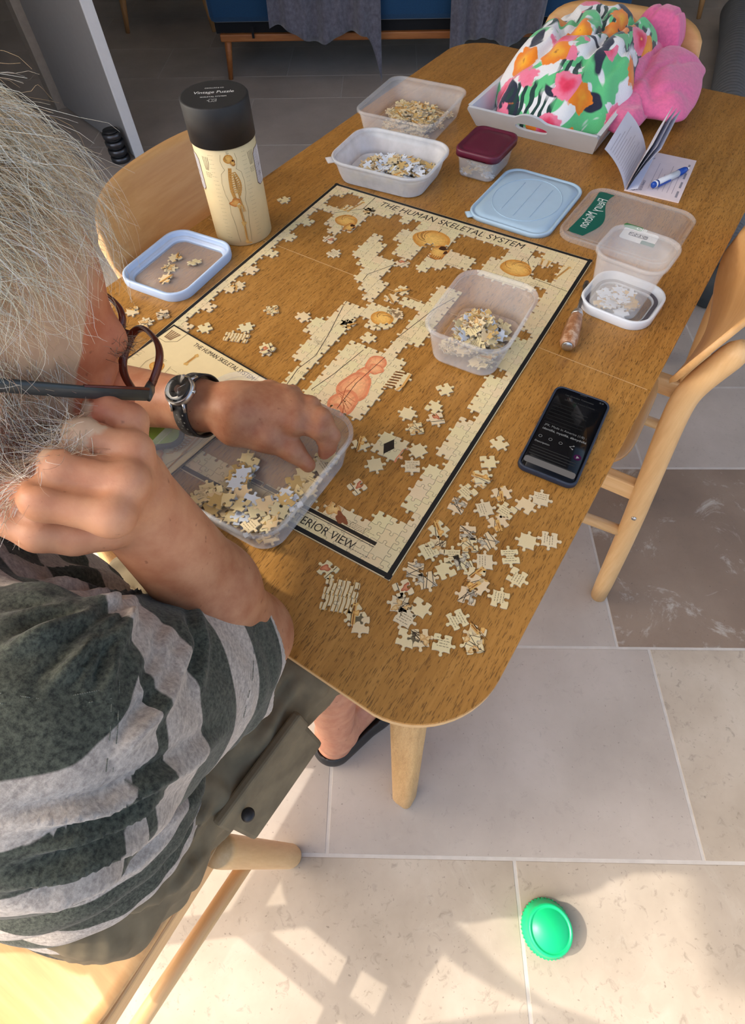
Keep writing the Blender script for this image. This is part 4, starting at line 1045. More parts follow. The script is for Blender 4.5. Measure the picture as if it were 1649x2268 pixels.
# ------------------------------------------------------------------ folded picture leaflet lying over the puzzle corner
def leaflet():
    LW_, LH_ = .226, .300
    t = thing('picture_leaflet', 'cream printed leaflet showing the finished skeleton picture, under the arm with the watch', 'leaflet', (0.108, 0.052, ZTOP + PT + .0008), -.115)
    PAPER = plain('leaflet_paper', srgb(226, 206, 160), .5, var=.03)
    nx, ny = 12, 14; b = MB(); zf = lambda x, y: .0010 + .006 * max(0, (y / LH_)) ** 2 * (1 + .4 * math.sin(x * 30)) * .6
    vs = []
    for s_ in (0, 1):
        for j in range(ny + 1):
            for i in range(nx + 1):
                x, y = -LW_ / 2 + LW_ * i / nx, -LH_ / 2 + LH_ * j / ny; vs.append((x, y, zf(x, y) - s_ * .0003))
    M = (nx + 1) * (ny + 1); fs = []
    for j in range(ny):
        for i in range(nx):
            a = j * (nx + 1) + i; fs += [(a, a + 1, a + nx + 2, a + nx + 1), (M + a, M + a + nx + 1, M + a + nx + 2, M + a + 1)]
    b.add(vs, fs); b.build('sheet', PAPER, t)
    A = Art(); w, h = LW_ / 2, LH_ / 2
    for a, c in (((-w, h - .0015), (w, h - .0015)), ((w - .0015, h), (w - .0015, -h)), ((-w + .001, h), (-w + .001, -h))): A.line([a, c], .0026, srgb(26, 24, 24), .02)
    A.text('THE HUMAN SKELETAL SYSTEM', (-.052, h - .016), .128, .0115, 0, INKC, .1)
    A.line([(-w + .003, h - .036), (-w + .020, h - .036), (-w + .034, h - .024), (-w + .034, h - .003)], .0007, GREYC); A.line([(w - .003, h - .036), (w - .022, h - .036), (w - .034, h - .024), (w - .034, h - .003)], .0007, GREYC)
    for i in range(5): A.bone((-w + .010 + i * .003, h - .028), (-w + .008 + i * .0045, h - .012), .0016, srgb(150, 120, 90)); A.bone((w - .024 + i * .003, h - .028), (w - .026 + i * .0045, h - .012), .0016, srgb(150, 120, 90))
    A.skeleton(-.062, -.155, .60, True, 61); A.skeleton(.012, -.155, .60, False, 62); A.skeleton(.074, -.155, .56, True, 63)
    A.bone((-.030, h - .050), (-.030, h - .028), .004)
    b = MB()
    for (vs, col, el), ly in zip(A.t, layers(A.t)): b.add([(p[0], p[1], zf(p[0], p[1]) + .00025 + ly * 3e-5) for p in vs], [tuple(range(len(vs)))], col, 0, False)
    o = b.build('printed_art', INK, t); o['kind'] = 'stuff'
leaflet()

# ------------------------------------------------------------------ serving tray with cut-out handles
TRAYM = plain('tray_white_paint', srgb(214, 220, 228), .6, var=.05, scale=14)
tray = thing('serving_tray', 'white painted wooden tray with cut-out handles, holding the flowered towel', 'tray', (0.278, 1.235, ZTOP), -.01)
def tray_end(yb, sgn):
    """sloping end panel with a handle hole and a raised middle"""
    n = 24; outer = []; inn = []
    top = lambda x: .050 + .014 * math.cos(min(1, abs(x) / .09) * math.pi / 2) ** 2
    b = MB(); vs = []; fs = []
    # build as quads between the outline and an oval hole
    K = 48
    for side in (0, 1):
        for k in range(K):
            a = 2 * math.pi * k / K; hx, hz = .036 * math.copysign(abs(math.cos(a)) ** .7, math.cos(a)), .030 + .0085 * math.copysign(abs(math.sin(a)) ** .8, math.sin(a))
            # outer outline: ray from the hole centre to the panel border
            dx, dz = math.cos(a) * .15, math.sin(a) * .05
            s = 1e9
            if dx: s = min(s, (.150 / abs(dx)))
            x_ = dx * s
            if dz > 0: s = min(s, (top(dx * min(s, 1)) - .030) / dz)
            elif dz < 0: s = min(s, .030 / -dz)
            ox, oz = dx * s, .030 + dz * s
            fl_ = (.9 + .1 * oz / .06)
            for (x, z) in ((hx, hz), (ox * fl_, oz)):
                vs.append((x, yb + sgn * (z * .85 + side * .009), z))
    for side in (0, 1):
        o = side * 2 * K
        for k in range(K):
            q = (k + 1) % K; f = (o + 2 * k, o + 2 * k + 1, o + 2 * q + 1, o + 2 * q); fs.append(f if side else f[::-1])
    for k in range(K):
        q = (k + 1) % K
        fs.append((2 * k + 1, 2 * q + 1, 2 * K + 2 * q + 1, 2 * K + 2 * k + 1)); fs.append((2 * q, 2 * k, 2 * K + 2 * k, 2 * K + 2 * q))
    b.add(vs, fs, smooth=False); b.build('end_panel', TRAYM, tray)
MB().box((0, 0, .004), (.262, .310, .008)).build('bottom', TRAYM, tray, bevel=.001)
tray_end(-.152, -1); tray_end(.152, 1)
for s in (-1, 1):
    MB().loft([[(s * .128, -.155, .004), (s * .137, -.155, .004), (s * .137, .155, .004), (s * .128, .155, .004)], [(s * .138, -.192, .050), (s * .147, -.192, .050), (s * .147, .192, .050), (s * .138, .192, .050)]], smooth=False).build('side_panel', TRAYM, tray)

# ------------------------------------------------------------------ crumpled beach towel, printed front and pink back
def towel_mat():
    N = Nodes('flower_print_terry'); v = N.coord('Object')
    base = (0.80, 0.80, 0.82)
    def mask(scale, lo, hi, off, det=2, dist=0.0, thresh_w=.02):
        vv = N.coord('Object', loc=off); n = N.noise(vv, scale, det, .5, dist); return N.ramp(n, [(lo, (0, 0, 0)), (lo + thresh_w, (1, 1, 1)), (hi, (1, 1, 1)), (min(1, hi + thresh_w), (0, 0, 0))])
    vo = N.n('ShaderNodeTexVoronoi'); vo.inputs['Scale'].default_value = 15; N.l(N.coord('Object', loc=(3.3, 1.1, 2)), vo.inputs['Vector'])
    pet = N.math('ADD', vo.outputs['Distance'], N.math('MULTIPLY', N.math('SUBTRACT', N.noise(N.coord('Object'), 46, 2), .5), .42))
    flower = N.ramp(pet, [(.0, (1, 1, 1)), (.44, (1, 1, 1)), (.47, (0, 0, 0))])
    sel = N.n('ShaderNodeSeparateColor'); N.l(vo.outputs['Color'], sel.inputs[0])
    pinkc = N.ramp(pet, [(.0, srgb(250, 190, 90)), (.07, srgb(206, 30, 66)), (.2, srgb(232, 62, 100)), (.36, srgb(240, 126, 156))])
    orc = N.ramp(pet, [(.0, srgb(150, 40, 30)), (.06, srgb(250, 180, 40)), (.35, srgb(238, 132, 26))])
    c = N.mix(mask(7, .50, .66, (5, 2, 0), 3, 1.5), base, srgb(96, 196, 130))
    c = N.mix(N.math('MULTIPLY', mask(9, .55, .8, (1, 7, 0), 2, .8), 1.0), c, srgb(34, 40, 62))
    w = N.n('ShaderNodeTexWave', wave_type='BANDS'); w.inputs['Scale'].default_value = 17; w.inputs['Distortion'].default_value = 7; N.l(v, w.inputs['Vector'])
    lf = N.math('MULTIPLY', N.ramp(w.outputs[1], [(.5, (0, 0, 0)), (.56, (1, 1, 1))]), mask(6, .57, .75, (9, 4, 0), 1))
    c = N.mix(lf, c, srgb(24, 60, 56))
    isp = N.ramp(sel.outputs[0], [(.0, (0, 0, 0)), (.39, (0, 0, 0)), (.40, (1, 1, 1))], 'CONSTANT'); iso = N.ramp(sel.outputs[0], [(0, (1, 1, 1)), (.24, (0, 0, 0))], 'CONSTANT')
    c = N.mix(N.math('MULTIPLY', flower, isp), c, pinkc); c = N.mix(N.math('MULTIPLY', flower, iso), c, orc)
    tz = N.noise(v, 420, 2); N.bsdf(c, .95, bump=tz, bstr=.5, bdist=.002, sheen=.3); return N.m
TPRINT = towel_mat(); TPINK = plain('pink_terry', srgb(226, 108, 158), .95, var=.1, scale=160, bstr=.5, sheen=.3)
def towel():
    t = thing('beach_towel', 'crumpled flowered beach towel with pink back, heaped in the white tray', 'towel', (0.290, 1.300, ZTOP + .0085))
    def sheet(nm, mat, rx, ry, h, cx, cy, z0, seed, hem=0.0, th=.010, fold=1.0, tail=None):
        K, J = 72, 26; vs = []; fs = []
        for j in range(J + 1):
            q = j / J
            for k in range(K):
                a = 2 * math.pi * k / K
                wob = 1 + .07 * math.sin(2 * a + seed) + .05 * math.sin(5 * a + seed * 2) + .025 * math.sin(11 * a + seed)
                e = 2 / 3.2; ca, sa = math.cos(a), math.sin(a)
                X = cx + rx * wob * q * math.copysign(abs(ca) ** e, ca); Y = cy + ry * wob * q * math.copysign(abs(sa) ** e, sa)
                if tail and q > .5:
                    g = max(0, math.cos(a - tail[0])) ** 4 * ((q - .5) * 2) ** 1.5; X += tail[1] * g * math.cos(tail[0]); Y += tail[1] * g * math.sin(tail[0])
                nz = mnoise.fractal(Vector((X * 9, Y * 9, seed)), 1.0, 2.0, 3); rd = mnoise.noise(Vector((X * 16 + 3, Y * 6 + seed, seed * 1.7)))
                z = z0 + h * (1 - q ** 4.0) * (1 + .10 * nz * fold) - (1 - q ** 6) * .014 * max(0, 1 - 6 * abs(rd)) * fold + (1 - q ** 4) * .005 * mnoise.noise(Vector((X * 26, Y * 26, seed))) * fold - hem * q ** 6
                vs.append((X, Y, z))
        for j in range(J):
            for k in range(K):
                a = j * K + k; b_ = j * K + (k + 1) % K; fs.append((a, b_, b_ + K, a + K) if j else (a, b_, b_ + K, a + K))
        # rolled edge back underneath
        top = len(vs)
        for k in range(K):
            x, y, z = vs[J * K + k]; vs.append((cx + (x - cx) * .985, cy + (y - cy) * .985, z - th))
        for k in range(K):
            x, y, z = vs[J * K + k]; vs.append((cx + (x - cx) * .8, cy + (y - cy) * .8, max(z0 * .5, z - th)))
        for m in (0, 1):
            for k in range(K):
                a = (J + m) * K + k; b_ = (J + m) * K + (k + 1) % K; fs.append((a, b_, b_ + K, a + K))
        b = MB(); b.add(vs, [f for f in fs]); return b.build(nm, mat, t, sub=1)
    sheet('pink_side', TPINK, .140, .190, .040, .098, .080, .034, 2.3, .004, .012, 1.0, (-.3, .02))
    sheet('flower_side', TPRINT, .166, .222, .112, -.008, .022, .020, 5.1, .010, .014, 1.6)
    sheet('pink_fold', TPINK, .060, .050, .058, .100, .235, .060, 8.8, .0, .014, .35)
    sheet('pink_hem', TPINK, .040, .150, .020, .150, -.005, .030, 3.9, .0, .010, 1.4, (-1.75, .04))
towel()

# ------------------------------------------------------------------ cheque book with a ball pen on it
PAPERW = plain('paper_white', srgb(214, 216, 230), .7, var=.02); CHEQ = plain('cheque_paper', srgb(226, 212, 214), .7, var=.05, scale=20)
cb = thing('cheque_book', 'open cheque book with its pages standing up, under the blue and white pen', 'cheque book', (0.560, 1.050, ZTOP), .05)
MB().box((.0, .005, .0012), (.104, .176, .0024)).build('cheque', CHEQ, cb)
ink = MB(); zc = .0026
def ctext(txt, x, y, w, s, col=(.05, .05, .12)):
    v, tr = fit_text(txt, w, s); ink.add([(x + q, y + p, zc) for p, q in [( -a[1] * -1, a[0]) for a in v]] if False else [(x - a[1], y + a[0], zc) for a in v], tr, col, 0, False)
ctext('CREDIT AGRICOLE', -.030, -.072, .048, .0065); ctext('ILE DE FRANCE', -.022, -.072, .040, .0065); ctext('€', -.026, .060, .008, .011)
for i in range(6): ink.strip([(-.012 + i * .009, -.06), (-.012 + i * .009, .05 - (i % 3) * .02)], .0006, zc, (.25, .22, .30))
for i in range(4): ink.strip([(.043, -.07 + i * .038), (.043, -.045 + i * .038)], .004, zc, (.30, .28, .32))
v_, t_2 = fit_text('CR', .012, .009); ink.add([(-.034 - a[1], -.080 + a[0], zc) for a in v_], t_2, (.02, .02, .05), 0, False)
ink.build('printed_text', INK, cb)
def page(nm, hx, lean, curl, z0=.003, text=True):
    """page standing up from the spine on the left, curling outwards at its free edge"""
    n = 12; m = 10; vs = []
    for s_ in (0, 1):
        for j in range(n + 1):
            q = j / n
            for i in range(m + 1):
                y = -.083 + .176 * i / m
                a = math.radians(lean) + curl * q
                x = hx + .0 + .085 * q * math.cos(a) + s_ * .0004 * math.sin(a); z = z0 + .085 * q * math.sin(a) - s_ * .0004 * math.cos(a)
                vs.append((x, y, z))
    M = (n + 1) * (m + 1); fs = []
    for j in range(n):
        for i in range(m):
            a = j * (m + 1) + i; fs += [(a, a + 1, a + m + 2, a + m + 1), (M + a, M + a + m + 1, M + a + m + 2, M + a + 1)]
    o = MB().add(vs, fs).build(nm, PAPERW, cb)
    if text:
        b = MB(); rr = random.Random(int(lean))
        for ln in range(12):
            q0 = .12 + .068 * ln; a = math.radians(lean) + curl * q0; x = hx + .085 * q0 * math.cos(a); z = z0 + .085 * q0 * math.sin(a); e = .0005
            for sgn in (-1, 1):
                y0_, y1_ = -.07, -.07 + rr.uniform(.07, .14); dx, dz = .0009 * math.cos(a), .0009 * math.sin(a); nx_, nz_ = -math.sin(a) * e * sgn, math.cos(a) * e * sgn
                b.add([(x + nx_, y0_, z + nz_), (x + nx_, y1_, z + nz_), (x + dx + nx_, y1_, z + dz + nz_), (x + dx + nx_, y0_, z + dz + nz_)], [(0, 1, 2, 3)], (.42, .42, .50), 0, False)
        p_ = b.build('small_print', INK, o); p_['kind'] = 'stuff'
    return o
page('cover_page', -.052, 118, .30); page('page', -.049, 84, -.10); page('page', -.048, 80, -.12, text=False); page('page', -.047, 76, -.14, text=False)
MB().box((-.040, .006, .0045), (.024, .174, .0012), M=Matrix.Rotation(-.35, 3, 'Y')).build('stub', PAPERW, cb)
PENW = plain('pen_white', (.78, .80, .84), .3, var=.02); PENB = plain('pen_blue', srgb(12, 72, 168), .3, var=.05)
pen = thing('ball_pen', 'blue and white ball pen lying on the cheque book', 'pen', (0.578, 1.035, ZTOP + .0105), math.radians(66))
MB().tube([(-.038, 0, 0), (.024, 0, 0)], .0062, 18).build('barrel', PENW, pen)
MB().tube([(.024, 0, 0), (.044, 0, 0), (.050, 0, 0)], [.0066, .0062, .0045], 18).build('grip', PENB, pen)
MB().tube([(.050, 0, 0), (.060, 0, 0), (.0615, 0, 0)], [.0040, .0012, .0006], 12).build('tip', PENW, pen)
MB().tube([(-.052, 0, 0), (-.049, 0, 0), (-.038, 0, 0)], [.0035, .0058, .0064], 18).build('cap', PENB, pen)
MB().tube([(-.046, 0, 0), (-.0445, 0, 0), (-.043, 0, 0), (-.0415, 0, 0)], [.0062, .0068, .0068, .0062], 18).build('cap_ring', PENW, pen)
MB().box((-.024, -.0080, -.001), (.036, .002, .004)).build('clip', PENB, pen, bevel=.0006)

# ------------------------------------------------------------------ wooden-handled screwdriver
GLASSH = Nodes('scuffed_amber_handle'); v_ = GLASSH.coord(scale=(1, 1, .25)); nn = GLASSH.noise(v_, 90, 5, .7)
GLASSH.bsdf(GLASSH.ramp(nn, [(.3, srgb(120, 74, 44)), (.5, srgb(168, 116, 78)), (.66, srgb(206, 176, 150))]), .28, bump=nn, bstr=.3, spec=.6)
p0 = at(1256, 765, ZT + .014); p1 = at(1298, 628, ZT + .006); dv = (p1 - p0); 
sd = thing('screwdriver', 'old screwdriver with a scuffed amber handle beside the puzzle border', 'screwdriver', (p0.x, p0.y, ZTOP + .0135), math.atan2(dv.y, dv.x)); L_ = Vector((dv.x, dv.y)).length
MB().tube([(-.002, 0, 0), (0, 0, 0), (.006, 0, 0), (.018, 0, 0), (.050, 0, 0), (.068, 0, 0), (.074, 0, 0)], [.008, .0105, .0130, .0132, .0122, .0105, .0085], 8).build('handle', GLASSH.m, sd)
MB().tube([(-.0035, 0, 0), (-.002, 0, 0)], [.0075, .0085], 20).build('end_cap', STEEL, sd)
MB().tube([(.072, 0, 0), (.076, 0, 0), (.084, 0, 0)], [.0088, .0092, .0072], 20).build('ferrule', STEEL, sd)
DKST = plain('dark_steel', (.14, .13, .13), .35, .9)
MB().tube([(.083, 0, 0), (L_ - .02, 0, -.006), (L_ - .010, 0, -.0075), (L_ + .004, 0, -.0085)], [.0030, .0030, .0045, .0040], 12, flat=(1, 1)).build('shaft', DKST, sd)

# ------------------------------------------------------------------ phone
ph = thing('smartphone', 'smartphone in a dark blue case, its screen dimly lit, on the table edge', 'phone', (0.632, 0.306, ZTOP), math.radians(2))
CASE = plain('phone_case_blue', srgb(34, 44, 62), .5, var=.06); GL = plain('phone_glass', (.004, .004, .005), .12, var=0, spec=.12)
PWd, PLn = .079, .163
MB().loft(rings_rr([(PWd - .004, PLn - .004, .010, 0), (PWd, PLn, .012, .003), (PWd, PLn, .012, .009), (PWd - .002, PLn - .002, .011, .0108), (PWd - .005, PLn - .005, .010, .0108), (PWd - .006, PLn - .006, .010, .0095)], 7)).build('case', CASE, ph)
MB().loft(rings_rr([(PWd - .006, PLn - .006, .010, .0090), (PWd - .0065, PLn - .0065, .0095, .0100)], 7)).build('screen', GL, ph)
def screen_text():
    N = Nodes('screen_glow'); a = N.n('ShaderNodeVertexColor'); a.layer_name = 'Col'; e = N.n('ShaderNodeEmission'); e.inputs[1].default_value = 0.55
    N.l(a.outputs[0], e.inputs[0]); N.l(e.outputs[0], N.out.inputs[0]); s = MB(); zs = .01012
    def put(txt, x, y, w, h, c, sp=1.0): v, t = fit_text(txt, w, h, sp); s.add([(x + p[0], y + p[1], zs) for p in v], t, (c, c, c), 0, False)
    put('JFK. Made in America (1/8) :', -.030, .000, .058, .0055, .20); put('identifié, mystifié, démythifié', -.030, -.0075, .060, .0055, .32); put('Description', -.032, -.0325, .020, .0042, .30)
    put('Les Grandes Traversées', -.022, .066, .040, .0044, .07); put('Le podcast France Culture', -.020, .057, .042, .0040, .05)
    for i in range(7):
        s.strip([(-.032, .046 - i * .0065), (-.032 + (.05 if i % 3 else .036), .046 - i * .0065)], .0009, zs, (.022, .022, .022))
    for i in range(6): s.strip([(-.032, -.040 - i * .0048), (-.032 + (.06 if i % 3 else .05), -.040 - i * .0048)], .0012, zs, (.035, .035, .035))
    for i, x in enumerate((-.028, -.014, .000, .014)):
        if i == 3:
            for q in ((.003, .003), (.003, -.003)): s.strip([(x - .002, -.021), (x + q[0], -.021 + q[1])], .0006, zs, (.3, .3, .3)); s.add([(x + q[0] + .0011 * math.cos(a), -.021 + q[1] + .0011 * math.sin(a), zs) for a in (0, 1.05, 2.1, 3.14, 4.2, 5.25)], [tuple(range(6))], (.3, .3, .3), 0, False)
        else:
            s.strip([(x + .0022 * math.cos(a), -.021 + .0022 * math.sin(a)) for a in (q * .5236 for q in range(13))], .0006, zs, (.22, .22, .22))
    s.add([(.027 + .0050 * math.cos(a), -.034 + .0050 * math.sin(a), zs) for a in (q * .2618 for q in range(24))], [tuple(range(24))], (.055, .010, .050), 0, False)
    s.add([(.0295, -.034, zs + .0001), (.0255, -.0315, zs + .0001), (.0255, -.0365, zs + .0001)], [(0, 1, 2)], (.30, .30, .30), 0, False)
    s.add([(x, y - .0655, zs + .00005) for x, y in rrect(.068, .0105, .0035, 5)], [tuple(range(24))], (.17, .155, .15), 0, False)
    put('23', .024, .0725, .006, .004, .15); s.strip([(-.004, .0765), (.006, .0765)], .0012, zs, (.05, .05, .05))
    o = s.build('screen_content', N.m, ph); return o
screen_text()
MB().box((0, -PLn / 2 + .001, .0095), (.030, .003, .0015)).build('port_lip', CASE, ph, bevel=.0004)

# lime green pouch with black piping lying on the leaflet under the forearm
LIME = plain('lime_fabric', srgb(150, 176, 70), .8); pc_ = at(372, 972, ZT + .012)
po = thing('fabric_pouch', 'small lime green pouch with black piping under the forearm with the watch', 'pouch', (pc_.x - .012, pc_.y - .004, ZTOP + PT + .0075), math.radians(38))
MB().loft(rings_rr([(.050, .030, .012, 0), (.060, .038, .014, .003), (.060, .038, .014, .009), (.048, .028, .012, .014)], 6)).build('body', LIME, po)
MB().tube([(x, y, .006) for x, y in rrect(.062, .040, .015, 6) + [rrect(.062, .040, .015, 6)[0]]], .0042, 10, cap=False).build('piping', BLACK, po)
# ------------------------------------------------------------------ person: smooth surfaces grown from overlapping rounded volumes
class Field:
    def __init__(s, lo, hi, h):
        s.h = h; s.lo = np.array(lo, np.float64); s.n = np.ceil((np.array(hi) - s.lo) / h).astype(int) + 1
        s.F = np.full(s.n, 1.0, np.float32)
    def _sub(s, lo, hi):
        a = np.clip(np.floor((np.array(lo) - s.lo) / s.h).astype(int), 0, s.n - 1); b = np.clip(np.ceil((np.array(hi) - s.lo) / s.h).astype(int) + 1, 1, s.n)
        if np.any(b <= a): return None, None
        ax = [(s.lo[i] + s.h * np.arange(a[i], b[i])).astype(np.float32) for i in range(3)]
        return (slice(a[0], b[0]), slice(a[1], b[1]), slice(a[2], b[2])), np.meshgrid(*ax, indexing='ij')
    def put(s, d, sl, k, sub=False):
        f = s.F[sl]
        if sub: d = -d; hh = np.maximum(k - np.abs(f - d), 0) / k; s.F[sl] = np.maximum(f, d) + hh * hh * k * .25
        else: hh = np.maximum(k - np.abs(f - d), 0) / k; s.F[sl] = np.minimum(f, d) - hh * hh * k * .25
    def cone(s, a, b, ra, rb, k=.012, sub=False):
        a = np.array(a, float); b = np.array(b, float); m = max(ra, rb) + k + 2 * s.h + .004
        sl, g = s._sub(np.minimum(a, b) - m, np.maximum(a, b) + m)
        if sl is None: return s
        ba = b - a; l2 = max(ba @ ba, 1e-12)
        t = np.clip(((g[0] - a[0]) * ba[0] + (g[1] - a[1]) * ba[1] + (g[2] - a[2]) * ba[2]) / l2, 0, 1)
        d = np.sqrt((g[0] - a[0] - ba[0] * t) ** 2 + (g[1] - a[1] - ba[1] * t) ** 2 + (g[2] - a[2] - ba[2] * t) ** 2) - (ra + (rb - ra) * t)
        s.put(d, sl, k, sub); return s
    def chain(s, pts, rs, k=.008):
        for i in range(len(pts) - 1): s.cone(pts[i], pts[i + 1], rs[i], rs[i + 1], k)
        return s
    def ell(s, c, r, B=None, k=.012, sub=False):
        c = np.array(c, float); B = np.eye(3) if B is None else np.array(B, float); m = max(r) + k + 2 * s.h + .004
        sl, g = s._sub(c - m, c + m)
        if sl is None: return s
        q = [((g[0] - c[0]) * B[i][0] + (g[1] - c[1]) * B[i][1] + (g[2] - c[2]) * B[i][2]) / r[i] for i in range(3)]
        k0 = np.sqrt(q[0] ** 2 + q[1] ** 2 + q[2] ** 2) + 1e-6; k1 = np.sqrt((q[0] / r[0]) ** 2 + (q[1] / r[1]) ** 2 + (q[2] / r[2]) ** 2) + 1e-6
        s.put((k0 * (k0 - 1) / k1).astype(np.float32), sl, k, sub); return s
    def surface(s):
        F = s.F; ins = F < 0; n = s.n
        c = [ins[i:n[0] - 1 + i, j:n[1] - 1 + j, k:n[2] - 1 + k] for i in (0, 1) for j in (0, 1) for k in (0, 1)]
        cnt = sum(x.astype(np.int8) for x in c); act = (cnt > 0) & (cnt < 8)
        idx = np.full(act.shape, -1, np.int32); I = np.argwhere(act); idx[act] = np.arange(len(I))
        acc = np.zeros((len(I), 3)); num = np.zeros(len(I))
        corner = [(i, j, k) for i in (0, 1) for j in (0, 1) for k in (0, 1)]
        val = {q: F[I[:, 0] + q[0], I[:, 1] + q[1], I[:, 2] + q[2]] for q in corner}
        for q in corner:
            for axn in range(3):
                if q[axn]: continue
                p = tuple(q[i] + (i == axn) for i in range(3)); a, b = val[q], val[p]; m = (a < 0) != (b < 0)
                t = np.where(m, a / np.where(np.abs(a - b) < 1e-12, 1e-12, a - b), 0)
                pos = np.array(q, float)[None] + np.eye(3)[axn][None] * t[:, None]
                acc[m] += pos[m]; num[m] += 1
        V = s.lo + s.h * (I + acc / num[:, None])
        faces = []
        for axn in range(3):
            u, w = [(1, 2), (2, 0), (0, 1)][axn]
            A = [slice(1, -1)] * 3; A[axn] = slice(0, -1); Bq = list(A); Bq[axn] = slice(1, None)
            sa, sb = ins[tuple(A)], ins[tuple(Bq)]; E_ = np.argwhere(sa != sb); flip = sa[tuple(E_.T)]
            off = np.ones(3, int); off[axn] = 0; P = E_ + off
            def cell(du, dw): Q = P.copy(); Q[:, u] -= du; Q[:, w] -= dw; return idx[tuple(Q.T)]
            q = np.stack([cell(1, 1), cell(0, 1), cell(0, 0), cell(1, 0)], 1)
            q[~flip] = q[~flip][:, ::-1]; faces.append(q[(q >= 0).all(1)])
        return V, np.concatenate(faces)

def np_mesh(name, V, Fc, mats, parent=None, cols=None, attrs=None):
    me = bpy.data.meshes.new(name); me.vertices.add(len(V)); me.vertices.foreach_set('co', np.asarray(V, np.float32).ravel())
    k = Fc.shape[1]; me.loops.add(len(Fc) * k); me.loops.foreach_set('vertex_index', Fc.astype(np.int32).ravel())
    me.polygons.add(len(Fc)); me.polygons.foreach_set('loop_start', np.arange(0, len(Fc) * k, k, dtype=np.int32))
    me.update(calc_edges=True); me.polygons.foreach_set('use_smooth', np.ones(len(Fc), bool))
    if cols is not None:
        a = me.color_attributes.new('Col', 'FLOAT_COLOR', 'POINT'); a.data.foreach_set('color', np.concatenate([cols, np.ones((len(cols), 1))], 1).astype(np.float32).ravel())
    for nm, arr in (attrs or {}).items():
        a = me.attributes.new(nm, 'FLOAT', 'POINT'); a.data.foreach_set('value', np.asarray(arr, np.float32))
    for m in (mats if isinstance(mats, (list, tuple)) else [mats]): me.materials.append(m)
    me.update(); me.validate(); return link(name, me, parent)

def vec(x): return np.array(x, float)
def pd(px, py, depth):
    """point at a given distance in front of the camera (used to pose the figure)"""
    d = _Rm @ Vector(((px - 824.5) / _f, -(py - 1134) / _f, -1)); return vec(CAM_POS + d * depth)
def pz(px, py, z): return vec(at(px, py, z))

person = thing('person', 'person in a striped shirt and glasses leaning over the puzzle, chin on the right fist', 'person', (0.29, -0.50, 0))
PO = vec((0.29, -0.50, 0))
# head frame
cR, cU, cD = vec(_r), vec(_u), vec(_d)
HF = .60 * cR + .10 * cU + .79 * cD; HF /= np.linalg.norm(HF)
HU = .40 * cR + .80 * cU - .44 * cD; HU -= HU @ HF * HF; HU /= np.linalg.norm(HU)
HR = np.cross(HF, HU); HB = np.array([HR, HF, HU])
HC = pd(235, 800, .365) - .035 * HR - .080 * HF - .015 * HU
hl = lambda x, y, z: HC + x * HR + y * HF + z * HU
# joints
R_SH = vec((.452, -.280, .980)); R_EL = pz(546, 1402, .793); R_WR = pd(286, 1100, .350)
L_SH = vec((.105, -.235, .965)); L_EL = vec((-.035, -.015, .800)); L_WR = pz(428, 896, .846)
NECK = vec((.285, -.270, 1.005)); CHEST = vec((.285, -.305, .88)); BELLY = vec((.285, -.350, .68)); PELV = vec((.29, -.395, .54))

